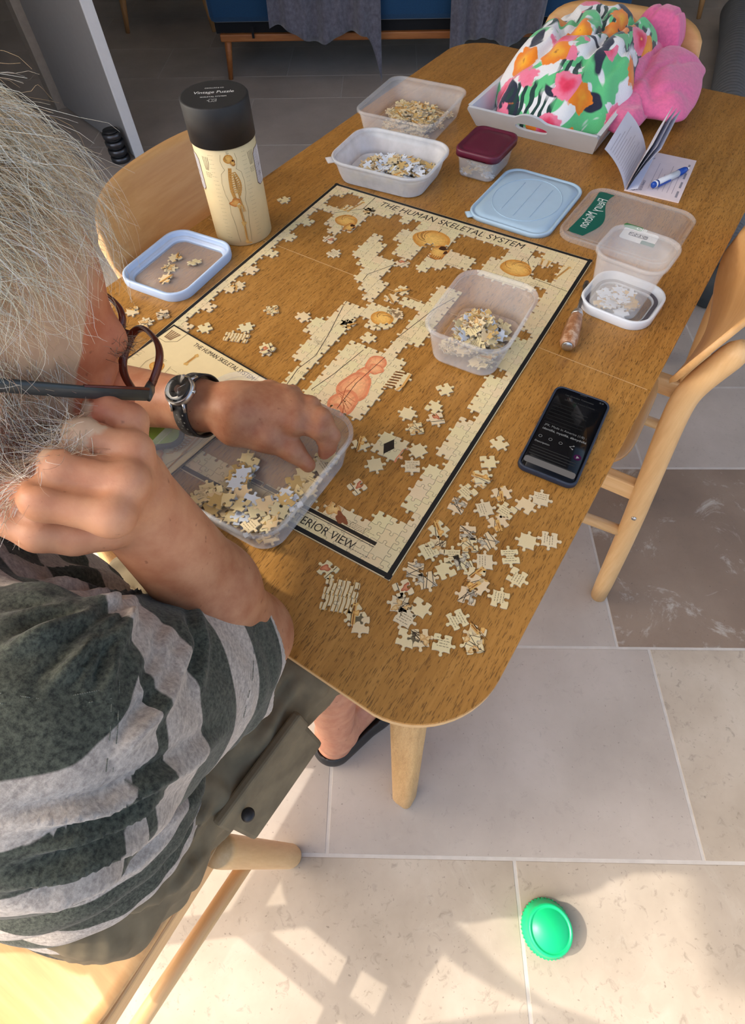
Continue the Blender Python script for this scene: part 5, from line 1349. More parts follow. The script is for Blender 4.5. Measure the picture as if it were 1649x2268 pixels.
def grow_body():
    Fd = Field((-.12, -.60, .50), (.60, .22, 1.33), .0027)
    # ---- trunk core and neck (under the shirt)
    Fd.cone(NECK, CHEST, .070, .085, .04).cone(CHEST, BELLY, .085, .09, .04).cone(NECK, R_SH, .045, .036, .03).cone(NECK, L_SH, .045, .036, .03)
    Fd.cone(hl(0, -.035, -.06), NECK + vec((0, .0, .01)), .056, .062, .03)
    # ---- head
    Fd.ell(hl(0, -.014, .036), (.0765, .0985, .084), HB, .02)
    Fd.ell(hl(0, .035, -.028), (.060, .056, .082), HB, .03)
    Fd.cone(hl(.050, .004, -.052), hl(.018, .074, -.100), .022, .018, .03).cone(hl(-.050, .004, -.052), hl(-.018, .074, -.100), .022, .018, .03)
    Fd.ell(hl(0, .080, -.098), (.020, .016, .017), HB, .02)
    Fd.cone(hl(-.034, .078, .030), hl(.034, .078, .030), .0125, .0125, .014)
    for s in (-1, 1):
        Fd.ell(hl(s * .044, .058, -.022), (.024, .022, .020), HB, .02)
        Fd.ell(hl(s * .031, .091, .010), (.016, .012, .0115), HB, .008, True)
        Fd.ell(hl(s * .031, .078, .010), (.0125, .0125, .0125), HB, .004)
        Fd.cone(hl(s * .018, .090, .004), hl(s * .045, .080, .003), .0035, .0030, .005)
        # ear
        Fd.ell(hl(s * .079, -.012, .002), (.008, .018, .030), HB, .008); Fd.ell(hl(s * .087, -.008, .002), (.006, .010, .018), HB, .004, True)
    Fd.chain([hl(0, .090, .014), hl(0, .106, -.012), hl(0, .114, -.028)], [.0085, .0095, .0135], .010)
    for s in (-1, 1): Fd.ell(hl(s * .012, .103, -.030), (.008, .010, .008), HB, .006)
    Fd.ell(hl(0, .090, -.056), (.024, .012, .010), HB, .012); Fd.cone(hl(-.018, .092, -.060), hl(.018, .092, -.060), .0045, .0045, .006); Fd.cone(hl(-.016, .090, -.070), hl(.016, .090, -.070), .0055, .0055, .006)
    Fd.cone(hl(-.022, .104, -.065), hl(.022, .104, -.065), .0020, .0020, .004, True)
    # ---- right arm, elbow on the table, fist at the chin
    Fd.cone(R_SH, R_EL, .034, .040, .02)
    mid = R_EL * .58 + R_WR * .42
    Fd.chain([R_EL, mid, R_WR], [.0385, .0395, .0290], .02); Fd.ell(R_EL + vec((.006, .0, -.004)), (.037, .036, .036), None, .02)
    # knuckles and curled fingers: little, ring, middle, index
    K_ = [(pd(286, 932, .338), pd(226, 908, .334), pd(190, 900, .362), .0096), (pd(293, 998, .324), pd(186, 964, .316), pd(146, 952, .348), .0105),
          (pd(282, 1068, .312), pd(138, 1032, .302), pd(95, 1020, .336), .0110), (pd(248, 1140, .305), pd(98, 1106, .294), pd(44, 1085, .322), .0113)]
    for i, (mcp, pip, dip, r) in enumerate(K_):
        base = R_WR * .7 + mcp * .3
        Fd.cone(base, mcp, .0150, r * 1.05, .009)
    pc = (K_[0][0] + K_[3][0]) / 2; Fd.cone(pc * .7 + R_WR * .3, (R_WR + pc) / 2, .015, .020, .015)
    for i, (mcp, pip, dip, r) in enumerate(K_):
        Fd.cone(mcp, pip, r * 1.06, r, .0022); Fd.cone(pip, dip, r, r * .9, .003)
        tip = dip + (mcp - pip) * .35 + cD * .012; Fd.cone(dip, tip, r * .88, r * .78, .003)
        Fd.ell(mcp, (r * 1.14,) * 3, None, .005); Fd.ell(pip, (r * 1.07,) * 3, None, .004)
    for a, b in ((K_[0], K_[1]), (K_[1], K_[2]), (K_[2], K_[3])):       # crease between neighbouring fingers
        p0 = (a[0] * .5 + b[0] * .5); p1 = (a[1] * .5 + b[1] * .5); e = p1 - p0
        Fd.cone(p0 + e * .18 - cD * .0105, p1 - cD * .0100 + e * .1, .0012, .0030, .004, True)
    TH = [pd(235, 1165, .335), pd(165, 1182, .325), pd(85, 1180, .312), pd(8, 1148, .312)]
    Fd.chain(TH, [.0160, .0128, .0110, .0098], .004)
    # ---- left arm reaching into the box
    Fd.cone(L_SH, L_EL, .055, .044, .03); ml = L_EL * .6 + L_WR * .4
    Fd.chain([L_EL, ml, L_WR], [.041, .043, .0300], .02)
    W2 = pz(520, 908, .848)
    Fd.cone(L_WR, W2, .0290, .0285, .016)
    fing = [([pz(652, 938, .836), pz(704, 952, .828), pz(722, 982, .806), pz(718, 1004, .786)], [.0120, .0106, .0096, .0082]),
            ([pz(650, 902, .845), pz(712, 925, .838), pz(736, 965, .815), pz(730, 995, .790)], [.0122, .0110, .0098, .0082]),
            ([pz(628, 878, .846), pz(688, 898, .842), pz(722, 935, .818), pz(716, 966, .792)], [.0118, .0104, .0094, .0080]),
            ([pz(596, 866, .840), pz(648, 872, .836), pz(680, 900, .816), pz(682, 925, .796)], [.0108, .0094, .0084, .0072])]
    for pts, rs in fing:
        Fd.cone(W2, pts[0], .0235, rs[0] * 1.15, .018); Fd.chain(pts, rs, .004); Fd.ell(pts[0], (rs[0] * 1.12,) * 3, None, .006); Fd.ell(pts[1], (rs[1] * 1.06,) * 3, None, .004)
    Fd.chain([pz(520, 950, .836), pz(590, 968, .824), pz(646, 996, .808), pz(682, 1030, .790)], [.0215, .0170, .0125, .0095], .012)
    V, Q = Fd.surface(); return V, Q, K_, TH, fing
BV, BQ, K_, TH, LF = grow_body()
def skin_mat():
    N = Nodes('skin'); a = N.n('ShaderNodeVertexColor'); a.layer_name = 'Col'; v = N.coord('Object')
    n1 = N.noise(v, 45, 4, .6); n2 = N.noise(v, 420, 3, .6); n3 = N.noise(v, 130, 2, .5)
    c = N.mix(.22, a.outputs[0], N.ramp(n1, [(.35, srgb(150, 70, 46)), (.65, srgb(228, 178, 140))]), 'MIX')
    c = N.mix(N.ramp(n3, [(.70, (0, 0, 0)), (.76, (.5, .5, .5))]), c, srgb(110, 56, 36))
    N.bsdf(c, .46, bump=N.math('ADD', N.math('MULTIPLY', n2, .6), n1), bstr=.16, bdist=.0012, spec=.4, sss=.06); return N.m
SKIN = skin_mat()
def body_colour(V):
    base = vec(srgb(196, 136, 100)); red = vec(srgb(196, 112, 78)); tan_ = vec(srgb(160, 106, 76)); scalp = vec(srgb(206, 176, 146))
    L = (V - HC) @ HB.T; hd = np.linalg.norm(L / [.09, .13, .14], axis=1)
    C_ = np.tile(base, (len(V), 1))
    w = np.clip((1.25 - hd) / .2, 0, 1)[:, None]; C_ = C_ * (1 - w) + red * w
    sc = (np.clip((L[:, 2] - .045 + (L[:, 1] < .05) * .08) / .03, 0, 1) * np.clip((.070 - L[:, 1]) / .02, 0, 1) * (hd < 1.25))[:, None]; C_ = C_ * (1 - sc) + scalp * sc
    be = (np.clip((-.018 - L[:, 2]) / .02, 0, 1) * (hd < 1.25))[:, None] * .5; C_ = C_ * (1 - be) + vec(srgb(206, 150, 126)) * be
    fl = np.clip((R_WR[2] - .03 - V[:, 2]) / .05, 0, 1) * (V[:, 0] > .3) * (hd > 1.25); C_ = C_ * (1 - fl[:, None]) + tan_ * fl[:, None]
    la = (V[:, 2] < .90) & (V[:, 0] < .43) & (V[:, 1] > -.03); C_[la] = C_[la] * .35 + tan_ * .65
    for pts, rs in LF:
        d = np.linalg.norm(V - pts[-1], axis=1); w = np.exp(-(d / .018) ** 2)[:, None] * .5; C_ = C_ * (1 - w) + vec(srgb(206, 122, 100)) * w
    for k in K_:
        d = np.linalg.norm(V - k[0], axis=1); w = np.exp(-(d / .012) ** 2)[:, None] * .35; C_ = C_ * (1 - w) + vec(srgb(222, 150, 120)) * w
    return C_
body = np_mesh('body', BV - PO, BQ, SKIN, person, body_colour(BV))

# thumb nail of the fist
NAIL = plain('finger_nail', srgb(214, 160, 142), .3, var=.03)
nb = TH[3] - cD * .0094 + cR * .001; nax = (TH[3] - TH[2]) / np.linalg.norm(TH[3] - TH[2])
b = MB(); nn_ = -cD; ns = np.cross(nax, nn_); ns /= np.linalg.norm(ns)
gr = [[Vector(nb + nax * (.008 * u) + ns * (.0062 * v * math.sqrt(max(0, 1 - .55 * max(0, abs(u)) ** 4))) - nn_ * .0022 * v * v - PO) for v in (-1, -.5, 0, .5, 1)] for u in (-1, -.5, 0, .5, 1)]
b.add([p for r_ in gr for p in r_], [(i * 5 + j, i * 5 + j + 1, (i + 1) * 5 + j + 1, (i + 1) * 5 + j) for i in range(4) for j in range(4)])
b.build('thumb_nail', NAIL, person)

# ------------------------------------------------------------------ lower legs and feet (a second part of the same body mesh, joined below the trousers)
def grow_legs():
    Fd = Field((.02, -.30, 0.004), (.60, .30, .50), .004)
    for knee, ank, heel, toe in (((.430, .010, .46), (.466, -.098, .10), (.464, -.106, .045), (.512, .095, .040)), ((.17, .05, .46), (.16, .06, .10), (.16, .045, .045), (.14, .26, .04))):
        knee, ank, heel, toe = map(vec, (knee, ank, heel, toe)); mid = knee * .6 + ank * .4 + vec((0, -.02, 0))
        Fd.chain([knee, mid, ank], [.056, .052, .036], .02); Fd.cone(ank, heel, .036, .034, .02); Fd.cone(heel, toe, .032, .028, .03); Fd.cone(ank, toe, .034, .024, .03)
        for s in (-1, 1): Fd.ell(ank + vec((s * .030, .006, -.012)), (.012, .012, .012), None, .012)
    return Fd.surface()
LV, LQ = grow_legs()
lc = np.tile(vec(srgb(200, 140, 112)), (len(LV), 1))
me2 = np_mesh('body_lower', LV - PO, LQ, SKIN, person, lc)
ctx = bpy.context.copy() if False else None
def join_mesh(a, b):
    """append mesh object b to mesh object a without operators"""
    bm = bmesh.new(); bm.from_mesh(a.data); bm.from_mesh(b.data); bm.to_mesh(a.data); bm.free()
    bpy.data.objects.remove(b)
join_mesh(body, me2)
CLOG = plain('clog_black', (.018, .019, .021), .5, var=.1)
def clog(hx, hy, ang):
    Fd = Field((-.09, -.09, -.002), (.09, .26, .11), .0032)
    Fd.cone((0, .0, .022), (.012, .165, .022), .047, .050, .02)
    G = np.meshgrid(*[Fd.lo[i] + Fd.h * np.arange(Fd.n[i]) for i in range(3)], indexing='ij')
    Fd.F = np.maximum(Fd.F, 0.004 - G[2]); Fd.cone((.012, .120, .035), (.014, .175, .030), .048, .042, .02)
    Fd.F = np.maximum(Fd.F, 0.004 - G[2]); Fd.cone((0, .006, .06), (.008, .11, .07), .037, .040, .004, True); Fd.cone((0, .0, .05), (.0, .03, .10), .036, .045, .004, True)
    V, Q = Fd.surface(); ca, sa = math.cos(ang), math.sin(ang)
    W_ = np.stack([hx + ca * V[:, 0] - sa * V[:, 1], hy + sa * V[:, 0] + ca * V[:, 1], V[:, 2]], 1)
    o = np_mesh('clog', W_ - PO, Q, CLOG, person)
    st = [(hx + ca * x - sa * y, hy + sa * x + ca * y, z) for x, y, z in ((.048, .075, .055), (.047, .03, .064), (.03, -.030, .066), (0, -.046, .066), (-.03, -.030, .066), (-.046, .03, .064), (-.047, .075, .055))]
    return o
clog(.462, -.112, -.22); clog(.158, .035, .10)

# ------------------------------------------------------------------ shirt
ARMP = pd(300, 1350, .43)
def grow_shirt():
    Fd = Field((-.10, -.62, .42), (.62, .06, 1.10), .0032)
    B_ = np.eye(3)
    Fd.cone(NECK + vec((0, -.02, -.015)), CHEST, .088, .128, .06)
    for s in (-1, 1):
        o = vec((s * .058, 0, 0)); Fd.cone(CHEST + o, BELLY + o * 1.0, .114, .116, .06); Fd.cone(BELLY + o * 1.0, PELV + o * .9 + vec((0, -.01, -.04)), .116, .120, .06)
    Fd.cone(NECK + vec((0, -.03, -.02)), R_SH + vec((-.01, -.01, -.005)), .070, .076, .05).cone(NECK + vec((0, -.03, -.02)), L_SH, .070, .070, .05)
    hemR = R_SH + (R_EL - R_SH) * .88; dn = -cU; Fd.cone(R_SH, hemR, .068, .050, .04); Fd.cone(R_SH + dn * .030, hemR + dn * .034, .072, .048, .04)
    Fd.cone(R_SH + vec((-.03, -.04, -.08)), CHEST + vec((.09, -.01, -.06)), .07, .07, .05)
    hemL = L_SH + (L_EL - L_SH) * .7; Fd.cone(L_SH, hemL, .074, .066, .04)
    sl, G = Fd._sub(Fd.lo, Fd.lo + Fd.h * Fd.n); G = [g.astype(np.float32) for g in G]
    # hems: cut flat across the sleeves, round the waist, open neck
    def cut(p, n): n = n / np.linalg.norm(n); return (G[0] - p[0]) * n[0] + (G[1] - p[1]) * n[1] + (G[2] - p[2]) * n[2]
    ax = (R_EL - R_SH); near = (np.sqrt((G[0] - hemR[0]) ** 2 + (G[1] - hemR[1]) ** 2 + (G[2] - hemR[2]) ** 2) < .14)
    Fd.F = np.where(near, np.maximum(Fd.F, cut(hemR, ax + vec((0, .02, 0)))), Fd.F)
    ax2 = (L_EL - L_SH); nl = np.sqrt((G[0] - hemL[0]) ** 2 + (G[1] - hemL[1]) ** 2 + (G[2] - hemL[2]) ** 2) < .13
    Fd.F = np.where(nl, np.maximum(Fd.F, cut(hemL, ax2)), Fd.F)
    Fd.F = np.maximum(Fd.F, (.462 + .012 * np.sin(G[0] * 30) - .10 * np.clip(-.42 - G[1], -.2, .2) - G[2]) * .9)
    # folds: fan from the armpit, and soft sagging waves over the back
    dx = [(G[i] - ARMP[i]) for i in range(3)]; a_ = dx[0] * cR[0] + dx[1] * cR[1] + dx[2] * cR[2]; b_ = dx[0] * cU[0] + dx[1] * cU[1] + dx[2] * cU[2]
    rr_ = np.sqrt(a_ ** 2 + b_ ** 2) + 1e-4; th = np.arctan2(b_, a_)
    fan = np.sin(th * 9 + 2 * np.sin(rr_ * 20)) * np.exp(-(rr_ / .12) ** 2) * np.clip(rr_ / .05, 0, 1) * np.clip((1.03 - G[2]) / .06, 0, 1)
    leftw = np.where(np.abs(th) > 1.3, 1.0, .35)
    sag = np.sin((G[2] + .55 * G[1] + .25 * G[0]) * 78 + 2.5 * np.sin(G[0] * 17 + G[1] * 9)) * np.clip((.86 - G[2]) / .12, 0, 1)
    sag2 = np.sin((G[2] * .8 + G[0] * .5 - G[1]) * 140 + 3 * np.sin(G[2] * 30)) * .5
    Fd.F -= (.0060 * fan * leftw + .0068 * sag + .0016 * sag2).astype(np.float32)
    # single deep folds, each a soft ridge following the cloth between measured points
    def depth(x, y):
        for d in np.arange(.14, 1.0, .0025):
            p = pd(x, y, d); i = np.round((p - Fd.lo) / Fd.h).astype(int)
            if np.all(i >= 0) and np.all(i < Fd.n) and Fd.F[tuple(i)] < 0: return d
        return None
    def on(pts, n=7):
        out = []
        for (x0, y0), (x1, y1) in zip(pts, pts[1:]):
            for t in np.linspace(0, 1, n)[:-1]: out.append((x0 + (x1 - x0) * t, y0 + (y1 - y0) * t))
        out.append(pts[-1]); res = []
        for x, y in out:
            d = depth(x, y)
            if d: res.append((pd(x, y, d), x, y))
        return res
    RID = [([(305, 1340), (200, 1345), (90, 1355), (5, 1372)], .0060), ([(303, 1356), (200, 1400), (130, 1450)], .0058), ([(302, 1362), (230, 1430), (180, 1520)], .0055), ([(318, 1330), (270, 1265), (200, 1225)], .0060), ([(430, 1330), (450, 1430), (440, 1540)], .0055), ([(300, 1345), (160, 1330), (10, 1300)], .0085), ([(300, 1352), (190, 1375), (60, 1420), (5, 1450)], .0095), ([(305, 1358), (200, 1430), (110, 1520)], .0085), ([(300, 1365), (250, 1450), (235, 1540)], .0070), ([(310, 1335), (250, 1290), (120, 1255)], .0080),
           ([(395, 1350), (405, 1440), (360, 1560), (260, 1680)], .0085), ([(375, 1370), (370, 1450), (330, 1540)], .0065), ([(520, 1600), (400, 1700), (230, 1790), (5, 1830)], .0080),
           ([(470, 1740), (330, 1850), (150, 1930), (5, 1965)], .0085), ([(420, 1810), (300, 1915), (120, 1990), (5, 2015)], .0075), ([(380, 1760), (240, 1840), (60, 1885)], .0060)]
    SEW = [[(262, 1425), (266, 1520), (262, 1620), (250, 1720)], [(246, 1425), (250, 1520), (246, 1620), (236, 1715)], [(3, 1534), (110, 1549), (250, 1522)], [(3, 1556), (110, 1571), (250, 1545)], [(566, 1400), (560, 1500), (535, 1610)]]
    sew = [on(p, 10) for p in SEW]
    return Fd.surface(), hemR, hemL, sew, RID
(SV, SQ), hemR, hemL, SEWL, RIDGES = grow_shirt()
def crease(V, Q, ridges):
    """raise each measured fold as a rounded ridge with a dip beside it, along the cloth's own normal"""
    nv = np.zeros_like(V); f = np.cross(V[Q[:, 2]] - V[Q[:, 0]], V[Q[:, 3]] - V[Q[:, 1]])
    for k in range(4): np.add.at(nv, Q[:, k], f)
    nv /= np.linalg.norm(nv, axis=1)[:, None] + 1e-12
    q = (V - vec(CAM_POS)) @ np.array([cR, cU, cD]).T; x = 824.5 + _f * q[:, 0] / q[:, 2]; y = 1134 - _f * q[:, 1] / q[:, 2]
    if ((V - V.mean(0)) * nv).sum() < 0: nv = -nv
    face = np.clip(-((V - vec(CAM_POS)) * nv).sum(1) / np.linalg.norm(V - vec(CAM_POS), axis=1) * 3, 0, 1); D = np.zeros(len(V))
    for pts, r_ in ridges:
        P = np.array(pts, float); L = np.r_[0, np.cumsum(np.linalg.norm(np.diff(P, axis=0), axis=1))]; best = np.full(len(V), 1e9); tt = np.zeros(len(V)); sg = np.ones(len(V))
        for i in range(len(P) - 1):
            e = P[i + 1] - P[i]; u = np.clip(((x - P[i, 0]) * e[0] + (y - P[i, 1]) * e[1]) / (e @ e), 0, 1); dx, dy = x - P[i, 0] - u * e[0], y - P[i, 1] - u * e[1]; d = np.hypot(dx, dy)
            m = d < best; best[m] = d[m]; tt[m] = (L[i] + u[m] * (L[i + 1] - L[i])) / L[-1]; sg[m] = np.sign(e[0] * dy[m] - e[1] * dx[m])
        w = 1900 * r_; tp = np.clip(tt * 5, 0, 1) * np.clip((1 - tt) * 3.0 + .15, 0, 1)
        D += r_ * tp * (.95 * np.exp(-(best / w) ** 2) - .60 * np.exp(-((best - 1.9 * w) / (.9 * w)) ** 2) * (.55 + .45 * sg))
    return V + nv * (np.clip(D, -.009, .014) * face)[:, None]
SV = crease(SV, SQ, RIDGES)
def shirt_mat():
    N = Nodes('striped_jersey'); v = N.coord('Object')
    s1 = N.n('ShaderNodeAttribute'); s1.attribute_name = 's_sleeve'; s2 = N.n('ShaderNodeAttribute'); s2.attribute_name = 's_torso'; mk = N.n('ShaderNodeAttribute'); mk.attribute_name = 'mask'
    sel = N.math('GREATER_THAN', mk.outputs['Fac'], .5)
    wob = N.math('MULTIPLY', N.math('SUBTRACT', N.noise(v, 9, 2), .5), .006)
    mx = N.n('ShaderNodeMix', data_type='FLOAT'); N.l(sel, mx.inputs[0]); N.l(s2.outputs['Fac'], mx.inputs[2]); N.l(s1.outputs['Fac'], mx.inputs[3])
    q = N.math('FRACT', N.math('DIVIDE', N.math('ADD', mx.outputs[0], wob), .094))
    band = N.ramp(q, [(0.0, (1, 1, 1)), (.44, (1, 1, 1)), (.455, (0, 0, 0)), (.985, (0, 0, 0)), (1.0, (1, 1, 1))])
    mot = N.noise(v, 330, 3, .7); mot2 = N.noise(N.coord('Object', scale=(1, 1, 5)), 90, 3, .7)
    lite = N.ramp(N.math('ADD', N.math('MULTIPLY', mot, .6), N.math('MULTIPLY', mot2, .4)), [(.36, srgb(146, 137, 130)), (.64, srgb(196, 186, 176))])
    dark = N.ramp(mot, [(.35, srgb(44, 47, 42)), (.65, srgb(84, 88, 77))])
    c = N.mix(band, dark, lite)
    N.bsdf(c, .92, bump=mot, bstr=.35, bdist=.0012, spec=.2, sheen=.15); return N.m
SHIRT = shirt_mat()
ax = (R_EL - R_SH); axn = ax / np.linalg.norm(ax); axl = (L_EL - L_SH) / np.linalg.norm(L_EL - L_SH)
along = (SV - R_SH) @ axn; alongL = (SV - L_SH) @ axl
hemd = np.linalg.norm(hemR - R_SH); rad = np.linalg.norm((SV - R_SH) - along[:, None] * axn, axis=1)
mR = np.clip((along - (-.005)) / .01, 0, 1) * (rad < .125) * (SV[:, 0] > .36); mL = np.clip((alongL - .02) / .01, 0, 1) * (SV[:, 0] < .12)
s_sl = np.where(SV[:, 0] > .25, hemd - along + .094 * .56 - .018, np.linalg.norm(hemL - L_SH) - alongL)
tr_ = lambda q: q[..., 2] * .90 + q[..., 1] * .40 + .06 * q[..., 0] + .008 * np.sin(q[..., 0] * 14)
sc_ = (SV - vec(CAM_POS)) @ np.array([cR, cU, cD]).T; spx = 824.5 + _f * sc_[:, 0] / sc_[:, 2]; spy = 1134 - _f * sc_[:, 1] / sc_[:, 2]
def on_cloth(x, y):
    """cloth vertex the eye meets at this measured spot"""
    c = np.nonzero((np.abs(spx - x) < 14) & (np.abs(spy - y) < 14))[0]; return SV[c[np.argmin(sc_[c, 2])]]
ta, tb = tr_(on_cloth(130, 1560)), tr_(on_cloth(110, 1800))          # middle of the dark shoulder band, middle of the light band under it
tor = .094 * np.minimum(10.72 + .5 * (tr_(SV) - ta) / (ta - tb), 10.95)
shirt = np_mesh('shirt', SV - PO, SQ, SHIRT, person, None, {'s_sleeve': s_sl, 's_torso': tor, 'mask': np.clip(mR + mL, 0, 1)})
STITCH = plain('seam_thread', srgb(112, 116, 106), .9)
sb_ = MB()
for L in SEWL:
    for i in range(len(L) - 1):
        a, b_ = L[i][0], L[i + 1][0]
        if np.linalg.norm(a - b_) > .03: continue
        for q in range(3):
            p = a + (b_ - a) * (q / 3 + .05); w = a + (b_ - a) * (q / 3 + .26); sb_.tube([Vector(p - cD * .0009 - PO), Vector(w - cD * .0009 - PO)], .00032, 5)
sb_ = sb_.build('stitching', STITCH, person); sb_['kind'] = 'stuff'

# ------------------------------------------------------------------ trousers
def grow_trousers():
    Fd = Field((-.02, -.70, .34), (.60, .12, .66), .0045)
    hR, hL = vec((.372, -.405, .540)), vec((.205, -.405, .540)); kR, kL = vec((.432, .010, .520)), vec((.17, .03, .520))
    Fd.cone(hR, hL, .100, .100, .05); Fd.cone(hR, kR, .100, .076, .03); Fd.cone(hL, kL, .100, .076, .03)
    Fd.cone(kR, kR + vec((.004, -.03, -.14)), .076, .080, .03); Fd.cone(kL, kL + vec((0, -.02, -.14)), .076, .080, .03)
    sl, G = Fd._sub(Fd.lo, Fd.lo + Fd.h * Fd.n)
    Fd.F = np.maximum(Fd.F, .462 - G[2] - 2.0 * np.clip(G[1] + .30, 0, 1))
    f = np.sin(G[1] * 70 + 4 * np.sin(G[2] * 22 + G[0] * 11)) * .0060 + np.sin((G[0] + G[2] - .4 * G[1]) * 120 + 3 * np.sin(G[1] * 33)) * .0028 + np.sin((G[0] * .6 + G[1] - G[2]) * 210 + 2 * np.sin(G[0] * 60)) * .0010
    Fd.F -= f.astype(np.float32); Fd.F = np.maximum(Fd.F, .372 - G[2])
    return Fd.surface()
TV, TQ = grow_trousers()
TV = crease(TV, TQ, [([(670, 1500), (620, 1570), (570, 1660)], .006), ([(640, 1470), (600, 1530), (540, 1600), (500, 1680)], .006), ([(600, 1500), (560, 1560), (520, 1600)], .005), ([(480, 1760), (420, 1850), (370, 1960)], .006), ([(450, 1800), (390, 1880), (330, 1990)], .005), ([(460, 1880), (420, 1930), (380, 1990)], .005)])
TROUS = plain('olive_cotton', srgb(112, 100, 78), .9, var=.22, scale=26, bstr=.3)
trousers = np_mesh('trousers', TV - PO, TQ, TROUS, person)
# cargo pocket with flap and button on the right thigh
pk = MB().box((0, 0, 0), (.014, .150, .105)); pk = pk.build('pocket', TROUS, person, bevel=.006); pk.location = vec((.495, -.235, .522)) - PO; pk.rotation_euler = (0, -.25, -.07)
fb = MB().box((.003, 0, .046), (.014, .156, .038)).build('pocket_flap', TROUS, person, bevel=.004); fb.location = pk.location; fb.rotation_euler = pk.rotation_euler
MB().lathe([(.007, 0), (.0085, .002), (.006, .004)], 20).build('button', BLACK, person).location = vec((.500, -.285, .562)) - PO

# ------------------------------------------------------------------ wrist watch
def watch():
    ax_ = (L_WR - L_EL); ax_ /= np.linalg.norm(ax_); c = L_WR + ax_ * .010
    up = -cD * .75 + vec((0, 0, 1)) * .4 - .02 * cR; up -= up @ ax_ * ax_; up /= np.linalg.norm(up); sd_ = np.cross(ax_, up)
    t = thing('wrist_watch', 'round steel wrist watch with a black perforated strap on the left wrist', 'watch')
    ra = .0352; MT = lambda p: Vector(p)
    strap = []
    for k in range(49):
        a = 2 * math.pi * k / 48; rx_ = ra * 1.0
        strap.append([MT(c + ax_ * (w * .009) + up * math.cos(a) * (rx_ + h_) + sd_ * math.sin(a) * (rx_ + h_)) for w, h_ in ((-1, 0), (1, 0), (1, .0026), (-1, .0026))])
    MB().loft(strap, False, False).build('strap', BLACK, t)
    Mx = np.array([sd_, ax_, up])
    def disc(nm, prof, mat, n=48, off=0.0):
        vs = [[MT(c + up * (ra + z + off) + r * (math.cos(a) * sd_ + math.sin(a) * ax_)) for a in (2 * math.pi * k / n for k in range(n))] for r, z in prof]
        return MB().loft(vs).build(nm, mat, t)
    disc('case', [(.0165, .000), (.0185, .002), (.0185, .007), (.0172, .009)], STEEL)
    disc('dial', [(.0165, .0088), (.0165, .0094)], plain('watch_dial_black', (.02, .019, .02), .25))
    gl_ = Nodes('watch_glass'); tr = gl_.n('ShaderNodeBsdfTransparent'); gg = gl_.n('ShaderNodeBsdfGlossy'); gg.inputs['Roughness'].default_value = .05; fr = gl_.n('ShaderNodeFresnel'); mxs = gl_.n('ShaderNodeMixShader')
    gl_.l(fr.outputs[0], mxs.inputs[0]); gl_.l(tr.outputs[0], mxs.inputs[1]); gl_.l(gg.outputs[0], mxs.inputs[2]); gl_.l(mxs.outputs[0], gl_.out.inputs[0])
    disc('crystal', [(.0168, .0094), (.0150, .0108), (.010, .0116), (.003, .0119)], gl_.m)
    hz = c + up * (ra + .0096)
    for a, L in ((2.2, .0105), (.5, .0075)): MB().tube([MT(hz), MT(hz + L * (math.cos(a) * sd_ + math.sin(a) * ax_))], .0005, 6).build('hand', STEEL, t)
    disc('small_dial', [(.0045, .00942), (.0045, .00955)], plain('watch_subdial', (.10, .05, .04), .4), 24)
    MB().tube([MT(c + up * (ra + .005) + ax_ * .018), MT(c + up * (ra + .005) + ax_ * .021)], .0022, 14).build('crown', STEEL, t)
    for q in (-1, 1):
        for w in (-1, 1): MB().tube([MT(c + up * (ra + .004) + sd_ * q * .015 + ax_ * w * .009), MT(c + up * (ra - .004) + sd_ * q * .0225 + ax_ * w * .009)], .0016, 8).build('lug', STEEL, t)
    holes = MB()
    for k in range(10):
        a = math.radians(42 + k * 7) * 1
        for w in (-.004, 0, .004):
            if (k + (w == 0)) % 2: continue
            for sg in (-1, 1):
                n_ = up * math.cos(a * sg) + sd_ * math.sin(a * sg); p = c + ax_ * w + n_ * (ra + .0027); e1 = ax_; e2 = np.cross(n_, ax_)
                holes.add([MT(p + .0011 * (math.cos(q) * e1 + math.sin(q) * e2)) for q in (i * .785 for i in range(8))], [tuple(range(8))])
    hb = holes.build('strap_holes', plain('hole_grey', (.16, .16, .15), .6), t); hb['kind'] = 'stuff'
watch()

